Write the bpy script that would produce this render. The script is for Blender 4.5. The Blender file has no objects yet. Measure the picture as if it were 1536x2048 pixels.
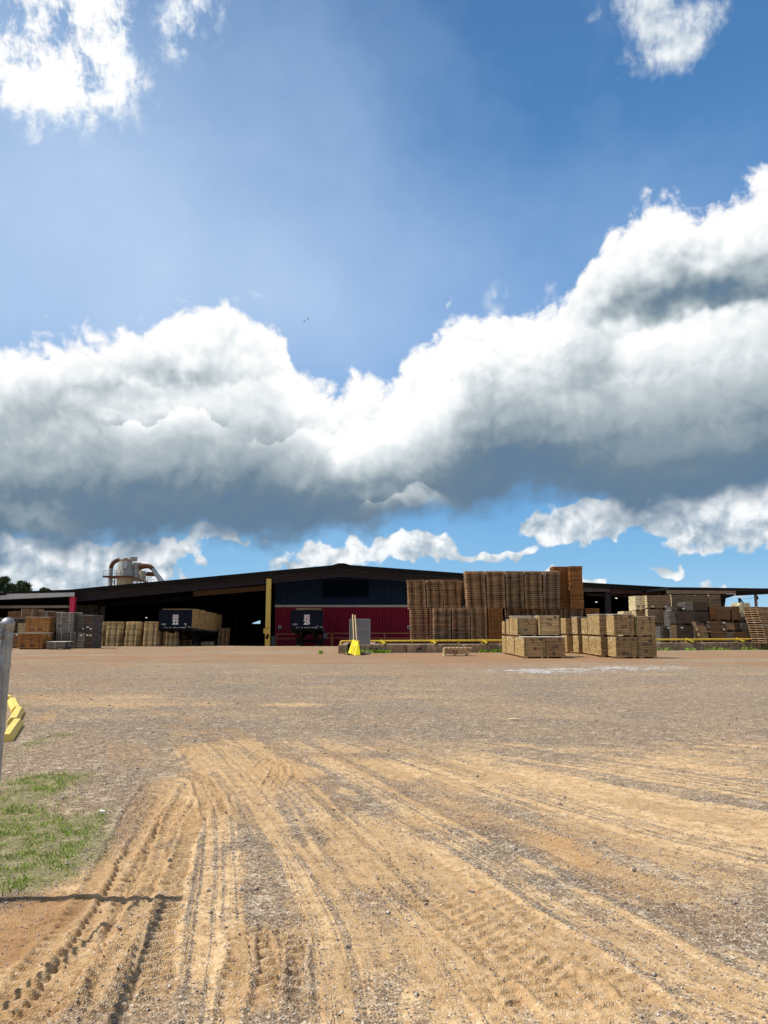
import bpy, math, random
import numpy as np
random.seed(7); rng = np.random.default_rng(11)
R = math.radians
SC = bpy.context.scene
COL = SC.collection

# ---------------------------------------------------------------- camera
PITCH, FPX, EYE = R(8.4), 1540.0, 1.6
cam_d = bpy.data.cameras.new('camera'); cam = bpy.data.objects.new('camera', cam_d); COL.objects.link(cam)
cam_d.sensor_fit = 'VERTICAL'; cam_d.sensor_height = 24.0; cam_d.lens = 24.0 * FPX / 2048
cam_d.clip_start = .05; cam_d.clip_end = 5000
cam.location = (0, 0, EYE); cam.rotation_euler = (R(90) + PITCH, 0, 0)
SC.camera = cam
# measuring helpers: photograph pixel -> real place
def ray(px, py):
    dx, dy = (px - 768) / FPX, -(py - 1024) / FPX
    v = np.array([dx, math.cos(PITCH) - dy * math.sin(PITCH), math.sin(PITCH) + dy * math.cos(PITCH)])
    return v / np.linalg.norm(v)
def gnd(px, py, z=0.0):
    d = ray(px, py); k = (z - EYE) / d[2]; return (d[0] * k, d[1] * k)
def X(px, Y, z=1.2): return (px - 768) / FPX * (Y * math.cos(PITCH) + (z - EYE) * math.sin(PITCH))
def Z(py, Y): return EYE + Y * math.tan(PITCH - math.atan((py - 1024) / FPX))

# ---------------------------------------------------------------- sun, exposure
SUN_TO = np.array([-.675, -.035, 1.0]); SUN_TO /= np.linalg.norm(SUN_TO)
SUN_EL = math.asin(SUN_TO[2]); SUN_AZ = math.atan2(SUN_TO[0], SUN_TO[1])
sd = bpy.data.lights.new('sun', 'SUN'); sd.energy = 4.6; sd.angle = R(.53); sd.color = (1, .955, .88)
so = bpy.data.objects.new('sun', sd); COL.objects.link(so)
from mathutils import Vector
so.rotation_euler = Vector(-SUN_TO).to_track_quat('-Z', 'Y').to_euler()
SC.view_settings.view_transform = 'Standard'; SC.view_settings.look = 'None'
SC.view_settings.exposure = 0.0; SC.view_settings.gamma = 1.0
SC.cycles.max_bounces = 6; SC.cycles.diffuse_bounces = 3; SC.cycles.caustics_reflective = False; SC.cycles.caustics_refractive = False

# ---------------------------------------------------------------- node expressions
class E:
    def __init__(s, t, sock): s.t, s.s = t, sock
    def _m(s, op, *o, clamp=False):
        n = s.t.nodes.new('ShaderNodeMath'); n.operation = op; n.use_clamp = clamp
        for i, a in enumerate((s,) + o):
            if isinstance(a, E): s.t.links.new(a.s, n.inputs[i])
            else: n.inputs[i].default_value = a
        return E(s.t, n.outputs[0])
    def __add__(s, o): return s._m('ADD', o)
    __radd__ = __add__
    def __sub__(s, o): return s._m('SUBTRACT', o)
    def __rsub__(s, o): return s._m('MULTIPLY', -1.0)._m('ADD', o)
    def __mul__(s, o): return s._m('MULTIPLY', o)
    __rmul__ = __mul__
    def __truediv__(s, o): return s._m('DIVIDE', o)
    def clamp(s): return s._m('ADD', 0.0, clamp=True)
    def abs(s): return s._m('ABSOLUTE')
    def min(s, o): return s._m('MINIMUM', o)
    def max(s, o): return s._m('MAXIMUM', o)
    def exp(s): return s._m('EXPONENT')
    def pow(s, o): return s._m('POWER', o)
    def step(s, a, b):
        n = s.t.nodes.new('ShaderNodeMapRange'); n.interpolation_type = 'SMOOTHSTEP'
        s.t.links.new(s.s, n.inputs[0]); n.inputs[1].default_value = a; n.inputs[2].default_value = b
        return E(s.t, n.outputs[0])
def vmath(t, op, a, b=None):
    n = t.nodes.new('ShaderNodeVectorMath'); n.operation = op
    for i, q in enumerate((a, b)):
        if q is None: continue
        if isinstance(q, E): t.links.new(q.s, n.inputs[i])
        else: n.inputs[i].default_value = q
    return E(t, n.outputs['Value'] if op in ('DOT_PRODUCT', 'LENGTH') else n.outputs[0])
def vscale(t, a, k):
    n = t.nodes.new('ShaderNodeVectorMath'); n.operation = 'SCALE'; t.links.new(a.s, n.inputs[0])
    if isinstance(k, E): t.links.new(k.s, n.inputs['Scale'])
    else: n.inputs['Scale'].default_value = k
    return E(t, n.outputs[0])
def noise(t, vec, scale, detail=4, rough=.5, dist=0.0, color=False, lac=2.0, dim='3D'):
    n = t.nodes.new('ShaderNodeTexNoise'); n.noise_dimensions = dim; t.links.new(vec.s, n.inputs['Vector'])
    n.inputs['Scale'].default_value = scale; n.inputs['Detail'].default_value = detail
    n.inputs['Roughness'].default_value = rough; n.inputs['Distortion'].default_value = dist
    n.inputs['Lacunarity'].default_value = lac
    return E(t, n.outputs['Color' if color else 'Fac'])
def ramp(t, fac, stops, interp='LINEAR'):
    n = t.nodes.new('ShaderNodeValToRGB'); cr = n.color_ramp; cr.interpolation = interp
    while len(cr.elements) < len(stops): cr.elements.new(.5)
    for e, (p, c) in zip(cr.elements, stops): e.position = p; e.color = (*c, 1) if len(c) == 3 else c
    t.links.new(fac.s, n.inputs[0]); return E(t, n.outputs[0])
def mixc(t, fac, a, b, mode='MIX'):
    n = t.nodes.new('ShaderNodeMix'); n.data_type = 'RGBA'; n.blend_type = mode
    for i, q in ((0, fac), (6, a), (7, b)):
        if isinstance(q, E): t.links.new(q.s, n.inputs[i])
        elif i == 0: n.inputs[0].default_value = q
        else: n.inputs[i].default_value = (*q, 1)
    return E(t, n.outputs[2])
def comb(t, x, y, z):
    n = t.nodes.new('ShaderNodeCombineXYZ')
    for i, q in enumerate((x, y, z)):
        if isinstance(q, E): t.links.new(q.s, n.inputs[i])
        else: n.inputs[i].default_value = q
    return E(t, n.outputs[0])
def sep(t, v):
    n = t.nodes.new('ShaderNodeSeparateXYZ'); t.links.new(v.s, n.inputs[0])
    return [E(t, n.outputs[i]) for i in range(3)]

# ---------------------------------------------------------------- sky with clouds (world, by direction)
W = bpy.data.worlds.new('World'); SC.world = W; W.use_nodes = True
t = W.node_tree; t.nodes.clear()
out = t.nodes.new('ShaderNodeOutputWorld'); bg = t.nodes.new('ShaderNodeBackground')
t.links.new(bg.outputs[0], out.inputs[0]); STR = .10; bg.inputs[1].default_value = STR
sky = t.nodes.new('ShaderNodeTexSky'); sky.sky_type = 'NISHITA'; sky.sun_disc = False
sky.sun_elevation = SUN_EL; sky.sun_rotation = SUN_AZ % (2 * math.pi)
sky.air_density = 1.3; sky.dust_density = .4; sky.ozone_density = 2.6
tc = t.nodes.new('ShaderNodeTexCoord'); D = E(t, tc.outputs['Generated'])
dx, dy, dz = sep(t, D)
# stereographic plane (opened out from straight ahead): cheap 2-D noise without poles in the northern half
st = (dy + 1.0).max(.06).pow(-1.0) * 2.0
D2 = comb(t, dx * st, dz * st, 0.0)
def nz(v, sc, de, ro=.5, color=False): return noise(t, v, sc, de, ro, 0.0, color, dim='2D')
def AE(px, py):
    d = ray(px, py); return math.atan2(d[0], d[1]), math.asin(d[2])
az0 = dx._m('ARCTAN2', dy); el0 = dz._m('ARCSINE')
wv = nz(D2, 5.0, 1, .5, True)
wx, wy, wz = sep(t, vmath(t, 'SUBTRACT', wv, (.5, .5, .5)))
az = az0 + wx * .10; el = el0 + wy * .07           # softly bent directions for the big shapes
AEV = comb(t, az, el, 0.0)
wf = nz(D2, 22.0, 2, .6, True)
wfx, wfy, _ = sep(t, vmath(t, 'SUBTRACT', wf, (.5, .5, .5)))
AEF = comb(t, az + wfx * .05, el + wfy * .05, 0.0)
def blobs(L, vec=None):                             # soft spots: px, py, rx, ry (photograph pixels), amount
    acc = 0.0
    for px, py, rx, ry, amp in L:
        a, e = AE(px, py); kx, ky = FPX / rx, FPX / ry
        n = t.nodes.new('ShaderNodeVectorMath'); n.operation = 'MULTIPLY_ADD'; t.links.new((vec or AEV).s, n.inputs[0])
        n.inputs[1].default_value = (kx, ky, 0); n.inputs[2].default_value = (-a * kx, -e * ky, 0)
        d = vmath(t, 'DOT_PRODUCT', E(t, n.outputs[0]), E(t, n.outputs[0]))
        p = t.nodes.new('ShaderNodeMath'); p.operation = 'POWER'; p.inputs[0].default_value = .36788; t.links.new(d.s, p.inputs[1])
        m = t.nodes.new('ShaderNodeMath'); m.operation = 'MULTIPLY_ADD'; t.links.new(p.outputs[0], m.inputs[0]); m.inputs[1].default_value = amp
        if isinstance(acc, E): t.links.new(acc.s, m.inputs[2])
        else: m.inputs[2].default_value = acc
        acc = E(t, m.outputs[0])
    return acc
def edge(pts, src):
    A0, A1, E0, E1 = -.62, .62, -.1, .65
    n = t.nodes.new('ShaderNodeFloatCurve'); c = n.mapping.curves[0]
    P = []
    for p in pts:
        a, e = AE(*p); P.append(((a - A0) / (A1 - A0), (e - E0) / (E1 - E0)))
    P.sort()
    while len(c.points) < len(P): c.points.new(.5, .5)
    for q, (x, y) in zip(c.points, P): q.location = (x, y); q.handle_type = 'AUTO'
    n.mapping.update()
    f = ((src - A0) / (A1 - A0)).clamp(); t.links.new(f.s, n.inputs['Value'])
    return E(t, n.outputs[0]) * (E1 - E0) + E0

# billowy height field, evaluated here and a little towards the sun for shading
def billow(v):
    a = (nz(v, 7.0, 1) * 2.0 - 1.0).abs()
    b = (nz(v, 17.0, 1) * 2.0 - 1.0).abs()
    c = (nz(v, 40.0, 1) * 2.0 - 1.0).abs()
    d_ = nz(v, 70.0, 3.5, .6)
    return a * .80 + b * .46 + c * .26 + d_ * .34 + .10
wv2 = vscale(t, vmath(t, 'SUBTRACT', nz(D2, 14.0, 3, .55, True), (.5, .5, .5)), .022)
Dw = vmath(t, 'ADD', D2, wv2)
H0 = billow(Dw)
H1 = billow(vmath(t, 'ADD', Dw, (-.008, .014, 0)))
lit = (H0 - H1)
fine = nz(Dw, 60.0, 3.5, .65)

top = edge([(-60, 690), (0, 680), (60, 662), (130, 655), (250, 628), (400, 602), (480, 618), (545, 630), (574, 668), (590, 725), (640, 748),
            (720, 742), (765, 735), (790, 700), (860, 668), (920, 640), (1000, 605), (1100, 592), (1150, 545), (1185, 485),
            (1215, 445), (1250, 422), (1300, 400), (1400, 375), (1480, 350), (1536, 315), (1640, 260)], az0 + wx * .04)
bot = edge([(-60, 1100), (0, 1092), (140, 1098), (260, 1085), (400, 1075), (560, 1070), (700, 1058), (800, 1044), (880, 1020), (960, 1005),
            (1060, 985), (1120, 988), (1200, 1008), (1300, 1018), (1420, 1000), (1536, 985), (1640, 980)], az0)
Dt = (top - el0) * 22.0 + (H0 - .72) * 1.5 + (fine - .5) * .5
Db = (el0 - bot + .016) * 30.0 + (H0 - .72) * .5 + (nz(Dw, 12.0, 3, .6) - .5) * 2.0
aT = Dt.step(-.12, .34); aB = Db.step(-.30, .95)
bank = aT * aB
tt = ((el0 - bot + (H0 - .72) * .03) / (top - bot)).clamp()
# light and dark masses inside the bank
n = t.nodes.new('ShaderNodeFloatCurve'); c = n.mapping.curves[0]
V = [(0, .0), (.08, .0), (.2, .08), (.30, .30), (.45, .52), (.65, .74), (.82, .98), (1, 1)]
while len(c.points) < len(V): c.points.new(.5, .5)
for q, p in zip(c.points, V): q.location = p; q.handle_type = 'AUTO'
n.mapping.update(); t.links.new(tt.s, n.inputs['Value'])
val = E(t, n.outputs[0])
val = val + blobs([
    (380, 745, 90, 22, -.22), (250, 790, 70, 60, -.14), (120, 830, 90, 60, -.12), (30, 720, 60, 60, .15), (350, 830, 90, 26, .26), (240, 845, 50, 12, .20),
    (600, 780, 90, 60, .25), (520, 850, 60, 40, .10), (700, 890, 60, 28, .42), (780, 850, 70, 60, .34), (640, 880, 50, 30, .18), (820, 990, 80, 16, .34), (30, 1040, 90, 22, .30),
    (1380, 570, 110, 34, -.50), (1500, 545, 90, 50, -.32), (1260, 610, 70, 30, -.28), (1180, 760, 130, 50, -.08), (1060, 840, 130, 50, -.10),
    (1120, 920, 130, 50, -.02), (820, 930, 130, 40, .10), (1300, 930, 160, 40, .08), (1500, 900, 90, 30, .12), (1420, 690, 120, 50, .14), (1290, 660, 60, 30, .20), (1340, 450, 150, 40, .16),
    (850, 760, 80, 60, .18), (1000, 700, 140, 50, .24), (1270, 840, 110, 50, .06), (1000, 900, 120, 40, -.04)], AEF)
# ledges: tops of nearer heaps standing crisply before the shaded cloud behind them
def ledge(pts, amp, w_, x0, x1, cut=.0022):
    a0, a1 = AE(x0, 900)[0], AE(x1, 900)[0]; e_ = edge(pts, az0 + wfx * .03) + (H0 - .72) * .030 + (fine - .5) * .008
    dd = e_ - el0; win = az0.step(a0, a0 + .035) * az0.step(a1, a1 - .035)
    return dd.step(-cut, cut) * (dd.max(0.0) * (-FPX / w_)).exp() * win * amp
led = (ledge([(150, 870), (215, 852), (250, 838), (300, 842), (330, 818), (372, 803), (410, 808), (440, 832), (520, 850)], .34, 34, 190, 480)
     + ledge([(600, 900), (665, 886), (690, 868), (745, 862), (762, 822), (800, 786), (860, 765), (960, 760)], .40, 60, 640, 940)
     + ledge([(1180, 700), (1250, 672), (1300, 640), (1380, 618), (1450, 612), (1560, 590)], .42, 80, 1220, 1640, .009)
     + ledge([(140, 770), (220, 762), (300, 756), (400, 762), (500, 748), (640, 745)], .22, 40, 200, 640, .006)
     + ledge([(480, 880), (560, 868), (600, 848), (640, 856), (680, 880)], .22, 30, 470, 690)
     + ledge([(1060, 800), (1160, 772), (1250, 750), (1380, 735), (1560, 700)], .18, 60, 1080, 1640, .012)
     + ledge([(740, 1000), (800, 978), (860, 982), (900, 1000)], .30, 22, 700, 900))
val = val + led + lit * (tt * .44 + .06) + (fine - .5) * .06 * tt + (nz(Dw, 6.0, 2) - .5) * .28 * (tt + .2)
val = val + (1.0 - Dt.step(0.0, .9)) * .16 * tt
cbank = ramp(t, val.clamp(), [(0, (.13, .215, .32)), (.12, (.165, .24, .315)), (.3, (.27, .345, .405)), (.52, (.45, .52, .56)), (.74, (.69, .75, .78)), (.90, (.88, .915, .93)), (1, (1.0, 1.0, 1.0))])

# second bank and small fair-weather clouds low over the roofs
low = blobs([(1500, 1030, 160, 48, 1.5), (1330, 1035, 120, 42, 1.4), (1190, 1040, 90, 34, 1.25), (1100, 1056, 50, 26, 1.0),
             (700, 1105, 120, 26, 1.15), (820, 1085, 70, 22, 1.1), (900, 1110, 50, 20, .9), (1010, 1090, 60, 11, 1.0), (960, 1110, 40, 12, .6), (590, 1130, 70, 14, .8),
             (1330, 1138, 48, 13, 1.1), (1362, 1118, 14, 12, .7), (1450, 1160, 36, 16, 1.2), (1430, 1172, 60, 10, .8), (1510, 1140, 18, 6, .7), (1120, 1158, 60, 12, .9), (1185, 1160, 22, 10, 1.0),
             (1060, 1148, 60, 12, .5), (30, 1130, 120, 40, 1.2), (150, 1120, 120, 46, 1.2), (230, 1160, 90, 30, .8), (280, 1115, 90, 26, 1.1), (330, 1140, 30, 24, 1.3), (100, 1175, 200, 22, 1.0), (470, 1082, 70, 14, 1.0), (380, 1100, 80, 16, .7)], AEF)
Dl = low - .42 + (H0 - .72) * .55 + (fine - .5) * .55
aL = Dl.step(0.0, .30) * .93
lv = .56 + Dl * .18 + lit * 1.2 + (fine - .5) * .5 + blobs([(330, 1125, 30, 20, .35), (1450, 1150, 34, 14, .3), (1180, 1152, 20, 12, .3), (1110, 1150, 60, 10, .3), (750, 1085, 120, 16, .2), (1480, 1065, 90, 22, -.2), (120, 1140, 260, 30, -.40), (240, 1120, 60, 20, -.1), (20, 1115, 50, 14, .2), (130, 1120, 50, 10, .25), (1350, 1060, 200, 24, -.15)])
clow = ramp(t, lv.clamp(), [(0, (.22, .31, .42)), (.3, (.42, .50, .58)), (.6, (.66, .72, .76)), (.85, (.95, .97, .98)), (1, (1.05, 1.05, 1.05))])

# torn bright cloud overhead, upper left and upper right
wn = nz(vmath(t, 'ADD', vmath(t, 'MULTIPLY', D2, (1.0, .75, 1.0)), wv2), 16.0, 5.5, .66)
wis = blobs([(20, 30, 190, 100, 1.0), (130, 100, 150, 110, .75), (60, 180, 110, 60, .75), (200, 170, 60, 60, .42), (130, 250, 60, 40, .40), (60, 295, 60, 14, .30), (260, 200, 30, 40, .30), (190, 20, 80, 60, .4),
             (400, 30, 70, 70, .78), (415, 110, 40, 30, .55), (360, 10, 40, 30, .3)], AEF)
wis2 = blobs([(1290, 40, 90, 70, .85), (1350, 100, 60, 50, .62), (1420, 40, 70, 50, .55), (1220, 10, 60, 40, .55), (1250, 110, 40, 30, .3)], AEF)
wk_ = ((wn - .5) * 3.4 + .5).clamp()
aW = (wis.min(1.05) * (wk_ * 1.25 + .12)).step(.12, .95)
aW2 = (wis2 * .85 + (wn - .5) * 2.4 * (wis2 + .15).min(.9) - .36).step(-.05, .75)
cW2 = ramp(t, (.62 + lit * 1.5 + (wn - .5) * 1.0).clamp(), [(0, (.38, .47, .62)), (.5, (.60, .68, .76)), (1, (.88, .92, .95))])
# small scraps torn off the bank
scr = blobs([(470, 590, 90, 20, .42), (215, 595, 40, 10, .4), (960, 590, 40, 34, .5), (1110, 575, 40, 26, .4), (900, 630, 40, 30, .4), (1375, 185, 16, 20, .35), (410, 512, 12, 12, .3), (868, 600, 10, 10, .4)], AEF)
aS = (scr + (wn - .5) * 1.6 * (.3 + scr) - .30).step(0.0, .5) * .85
# thin veil of high cirrus that pales the middle of the sky
veil = (blobs([(300, 500, 700, 260, .34), (600, 640, 500, 160, .26), (-100, 400, 500, 500, .28), (760, 420, 420, 200, .10), (150, 150, 380, 260, .24), (600, 80, 260, 200, .12)]) + (nz(D2, 4.0, 4, .6) - .5) * .42).clamp()

skyc = E(t, sky.outputs[0])
k = 1.0 / STR
def cs(c): return vscale(t, c, k)
# the hazy foot of the sky, brighter and more cyan than overhead
lowsky = ramp(t, (el0 * 1.25).clamp(), [(0, (.42, .68, .88)), (.10, (.24, .52, .82)), (.22, (.14, .38, .74)), (.45, (.175, .37, .71)), (.78, (.075, .23, .52)), (1, (.055, .18, .44))])
skyc2 = mixc(t, el0.step(1.2, .30) * .35 + .62, skyc, cs(lowsky))
base = mixc(t, veil * 1.15, skyc2, (.50 * k, .66 * k, .90 * k))
res = mixc(t, aW2, base, cs(cW2))
res = mixc(t, aW, res, cs(ramp(t, (wis * .35 + wk_ * .6 + lit * .8).clamp(), [(0, (.46, .60, .80)), (.40, (.72, .82, .94)), (.62, (.92, .96, .99)), (.85, (1.05, 1.05, 1.04))])))
res = mixc(t, aL, res, cs(clow))
res = mixc(t, aS, res, (.92 * k, .95 * k, .98 * k))
res = mixc(t, bank, res, cs(cbank))
t.links.new(res.s, bg.inputs[0])
# the rest of the sky: broken cloud of the same kind
bg2 = t.nodes.new('ShaderNodeBackground'); bg2.inputs[1].default_value = STR
oth = (noise(t, D, 2.2, 4, .6) - .50).step(0.0, .12)
res2 = mixc(t, oth * .85, skyc, (.55 * k, .60 * k, .66 * k)); t.links.new(res2.s, bg2.inputs[0])
inside = (dy - .05)._m('GREATER_THAN', 0.0) * el0._m('GREATER_THAN', -.03) * (el0 * -1.0 + .80)._m('GREATER_THAN', 0.0) * (az0.abs() * -1.0 + .72)._m('GREATER_THAN', 0.0)
ms = t.nodes.new('ShaderNodeMixShader'); t.links.new(inside.s, ms.inputs[0]); t.links.new(bg2.outputs[0], ms.inputs[1]); t.links.new(bg.outputs[0], ms.inputs[2])
t.links.new(ms.outputs[0], out.inputs[0])

# ---------------------------------------------------------------- mesh helpers
class MB:
    def __init__(s): s.v = []; s.f = []; s.m = []
    def add(s, vs, fs, mi=0):
        o = len(s.v); s.v += [tuple(map(float, p)) for p in vs]; s.f += [tuple(o + i for i in f) for f in fs]; s.m += [mi] * len(fs); return s
    def box(s, x0, x1, y0, y1, z0, z1, mi=0, xm=None, top=None):
        V = [(x0, y0, z0), (x1, y0, z0), (x1, y1, z0), (x0, y1, z0), (x0, y0, z1), (x1, y0, z1), (x1, y1, z1), (x0, y1, z1)]
        F = [(0, 3, 2, 1), (4, 5, 6, 7), (0, 1, 5, 4), (1, 2, 6, 5), (2, 3, 7, 6), (3, 0, 4, 7)]
        s.add(V, F, mi)
        if xm is not None: s.m[-3] = xm; s.m[-1] = xm          # the two X faces
        if top is not None: s.m[-5] = top
        return s
    def hexa(s, P, mi=0): return s.add(P, [(0, 3, 2, 1), (4, 5, 6, 7), (0, 1, 5, 4), (1, 2, 6, 5), (2, 3, 7, 6), (3, 0, 4, 7)], mi)
    def prism(s, poly, a, b, axis='y', mi=0):                   # poly: counter-clockwise points of the cross-section
        def P(p, k): return {'y': (p[0], k, p[1]), 'x': (k, p[0], p[1]), 'z': (p[0], p[1], k)}[axis]
        n = len(poly); V = [P(p, a) for p in poly] + [P(p, b) for p in poly]
        F = [tuple(range(n)), tuple(range(2 * n - 1, n - 1, -1))] + [(i, n + i, n + (i + 1) % n, (i + 1) % n) for i in range(n)]
        return s.add(V, F, mi)
    def bar(s, p, q, w, h=None, mi=0):
        p, q = Vector(p), Vector(q); d = (q - p).normalized(); u = Vector((0, 0, 1)) if abs(d.z) < .95 else Vector((1, 0, 0))
        a = d.cross(u).normalized() * w / 2; b = a.cross(d).normalized() * (h or w) / 2
        return s.hexa([p - a - b, p + a - b, q + a - b, q - a - b, p - a + b, p + a + b, q + a + b, q - a + b], mi)
    def tube(s, pts, r, n=10, mi=0, caps=True):
        pts = [Vector(p) for p in pts]; rs = r if isinstance(r, (list, tuple)) else [r] * len(pts); V = []; F = []; pa = None
        for i, p in enumerate(pts):
            d = (pts[min(i + 1, len(pts) - 1)] - pts[max(i - 1, 0)]).normalized()
            if pa is None: pa = d.cross(Vector((0, 0, 1)) if abs(d.z) < .9 else Vector((1, 0, 0))).normalized()
            pa = (pa - d * pa.dot(d)).normalized(); pb = d.cross(pa)
            V += [p + (pa * math.cos(k * 2 * math.pi / n) + pb * math.sin(k * 2 * math.pi / n)) * rs[i] for k in range(n)]
        for i in range(len(pts) - 1):
            F += [(i * n + k, i * n + (k + 1) % n, (i + 1) * n + (k + 1) % n, (i + 1) * n + k) for k in range(n)]
        if caps: F += [tuple(range(n - 1, -1, -1)), tuple((len(pts) - 1) * n + k for k in range(n))]
        return s.add(V, F, mi)
    def lathe(s, prof, c=(0, 0, 0), n=20, mi=0):                # prof: (radius, z)
        V = [(c[0] + r * math.cos(k * 2 * math.pi / n), c[1] + r * math.sin(k * 2 * math.pi / n), c[2] + z) for r, z in prof for k in range(n)]
        F = [(i * n + k, i * n + (k + 1) % n, (i + 1) * n + (k + 1) % n, (i + 1) * n + k) for i in range(len(prof) - 1) for k in range(n)]
        F += [tuple(range(n - 1, -1, -1)), tuple((len(prof) - 1) * n + k for k in range(n))]
        return s.add(V, F, mi)
    def mesh(s, name, mats, smooth=False):
        me = bpy.data.meshes.new(name); me.from_pydata(s.v, [], s.f)
        for m in (mats if isinstance(mats, (list, tuple)) else [mats]): me.materials.append(m)
        if any(s.m): me.polygons.foreach_set('material_index', s.m)
        if smooth: me.polygons.foreach_set('use_smooth', [True] * len(s.f))
        me.update(); return me
    def build(s, name, mats, parent=None, smooth=False, world=True, loc=None):
        """world=True: the points were given in world coordinates; they are moved into the parent's (unrotated) space."""
        if parent is not None and world and parent.get('_w', 1):
            ox, oy, oz = org(parent); s.v = [(x - ox, y - oy, z - oz) for x, y, z in s.v]
        me = s.mesh(name, mats, smooth); o = bpy.data.objects.new(name, me); COL.objects.link(o)
        if parent is not None: o.parent = parent
        elif world and loc is not None:
            me.transform(__import__('mathutils').Matrix.Translation((-loc[0], -loc[1], -loc[2]))); o.location = loc
        return o
def org(o):
    x = y = z = 0
    while o is not None: x += o.location[0]; y += o.location[1]; z += o.location[2]; o = o.parent
    return x, y, z
def tag(o, label=None, cat=None, group=None, kind=None):
    for k_, v_ in (('label', label), ('category', cat), ('group', group), ('kind', kind)):
        if v_: o[k_] = v_
    return o
def empty(name, loc, label=None, cat=None, group=None, rz=0.0):
    o = bpy.data.objects.new(name, None); o.empty_display_size = .2; COL.objects.link(o); o.location = loc; o.rotation_euler = (0, 0, rz)
    return tag(o, label, cat, group)
def copy_obj(o, parent=None):
    c_ = o.copy(); COL.objects.link(c_); c_.parent = parent; return c_

# ---------------------------------------------------------------- materials
def new_mat(name):
    m = bpy.data.materials.new(name); m.use_nodes = True; t = m.node_tree; t.nodes.clear()
    o = t.nodes.new('ShaderNodeOutputMaterial'); b = t.nodes.new('ShaderNodeBsdfPrincipled'); t.links.new(b.outputs[0], o.inputs[0])
    return m, t, b
def setc(t, b, c, rough=.7, metal=0.0, spec=.3, bump=None, bs=.3, bd=.01):
    if isinstance(c, E): t.links.new(c.s, b.inputs['Base Color'])
    else: b.inputs['Base Color'].default_value = (*c, 1)
    if isinstance(rough, E): t.links.new(rough.s, b.inputs['Roughness'])
    else: b.inputs['Roughness'].default_value = rough
    b.inputs['Metallic'].default_value = metal; b.inputs['Specular IOR Level'].default_value = spec
    if bump is not None:
        n = t.nodes.new('ShaderNodeBump'); n.inputs['Strength'].default_value = bs; n.inputs['Distance'].default_value = bd
        t.links.new(bump.s, n.inputs['Height']); t.links.new(n.outputs[0], b.inputs['Normal'])
def objc(t): return E(t, t.nodes.new('ShaderNodeTexCoord').outputs['Object'])
def geo(t): return E(t, t.nodes.new('ShaderNodeNewGeometry').outputs['Position'])
def rnd(t): return E(t, t.nodes.new('ShaderNodeObjectInfo').outputs['Random'])
def vm(t, v, s): return vmath(t, 'MULTIPLY', v, s)
def rgb(*c): return tuple(c)
def mul(c, k): return tuple(min(1, q * k) for q in c)

def paint(name, c, rough=.55, dirt=.35, dcol=(.16, .12, .08), rust=0.0, metal=0.0, spec=.35, scale=1.0):
    m, t, b = new_mat(name); P = geo(t)
    n1 = noise(t, P, 1.7 * scale, 5, .6); n2 = noise(t, vm(t, P, (6, 6, .7)), 1.0 * scale, 4, .6)
    f = ((n1 * .5 + n2 * .5) - .42).step(0.0, .3) * dirt
    col = mixc(t, f, c, dcol)
    if rust:
        r = (noise(t, P, 3.1 * scale, 6, .65) - (.66 - rust * .2)).step(0.0, .06)
        col = mixc(t, r, col, ramp(t, noise(t, P, 9 * scale, 3), [(.3, (.12, .04, .015)), (.7, (.34, .13, .04))]))
    setc(t, b, col, rough, metal, spec, noise(t, P, 14, 3), .15, .01)
    return m
def wood(name, c1, c2, grain=(1, 14, 14), dark=(.06, .045, .03), wear=.35, gray=0.0):
    """boards whose colour differs from object to object and board to board"""
    m, t, b = new_mat(name); P = objc(t); r = rnd(t)
    off = comb(t, r * 37.0, r * 91.0, r * 53.0); Q = vmath(t, 'ADD', P, off)
    g = noise(t, vm(t, Q, grain), 2.0, 5, .65)
    bd = noise(t, vm(t, Q, (1.3, 1.3, 22.0)), 1.0, 2, .7)
    col = mixc(t, ((g * .5 + bd * 1.1 - .32) * 1.25).clamp(), c1, c2)
    col = mixc(t, (noise(t, vm(t, Q, (.9, .9, 34.0)), 1.0, 2, .6) - .56).step(0.0, .10) * min(.9, wear * 1.7), col, dark)
    col = mixc(t, (noise(t, vm(t, Q, (1, 1, 2.5)), 2.3, 5, .65) - .5).step(0.0, .22) * wear, col, dark)
    hue = mixc(t, r, (.72, .70, .68), (1.18, 1.15, 1.10))
    col = mixc(t, 1.0, col, hue, 'MULTIPLY')
    setc(t, b, col, .85, 0, .15, g, .4, .006)
    return m
def board_ends(name, c1, c2, bw=.09, bh=.022, dark=(.07, .045, .02)):
    """sawn ends of stacked boards: a brick pattern of small end-grain tiles, seen on the X faces"""
    m, t, b = new_mat(name); x, y, z = sep(t, objc(t)); r = rnd(t)
    br = t.nodes.new('ShaderNodeTexBrick'); t.links.new(comb(t, y + r * 3.3, z + r * 1.7, 0.0).s, br.inputs['Vector'])
    br.inputs['Scale'].default_value = 1.0; br.inputs['Brick Width'].default_value = bw; br.inputs['Row Height'].default_value = bh
    br.inputs['Mortar Size'].default_value = .0022; br.inputs['Bias'].default_value = 0.0; br.offset = .37; br.inputs['Mortar Smooth'].default_value = .2
    br.inputs['Color1'].default_value = (0, 0, 0, 1); br.inputs['Color2'].default_value = (1, 1, 1, 1); br.inputs['Mortar'].default_value = (.5, .5, .5, 1)
    q = E(t, br.outputs['Color']); col = ramp(t, q, [(0, mul(c1, .62)), (.3, c1), (.75, c2), (1, mul(c2, 1.15))])
    big = noise(t, comb(t, y * 9.0, z * 30.0 + r * 20.0, x), 1.0, 3, .7)
    col = mixc(t, (big - .55).step(0.0, .15) * .8, col, dark)
    col = mixc(t, E(t, br.outputs['Fac']) * .8, col, dark)
    setc(t, b, col, .85, 0, .12, E(t, br.outputs['Fac']) * -1.0, .5, .01)
    return m

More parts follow.
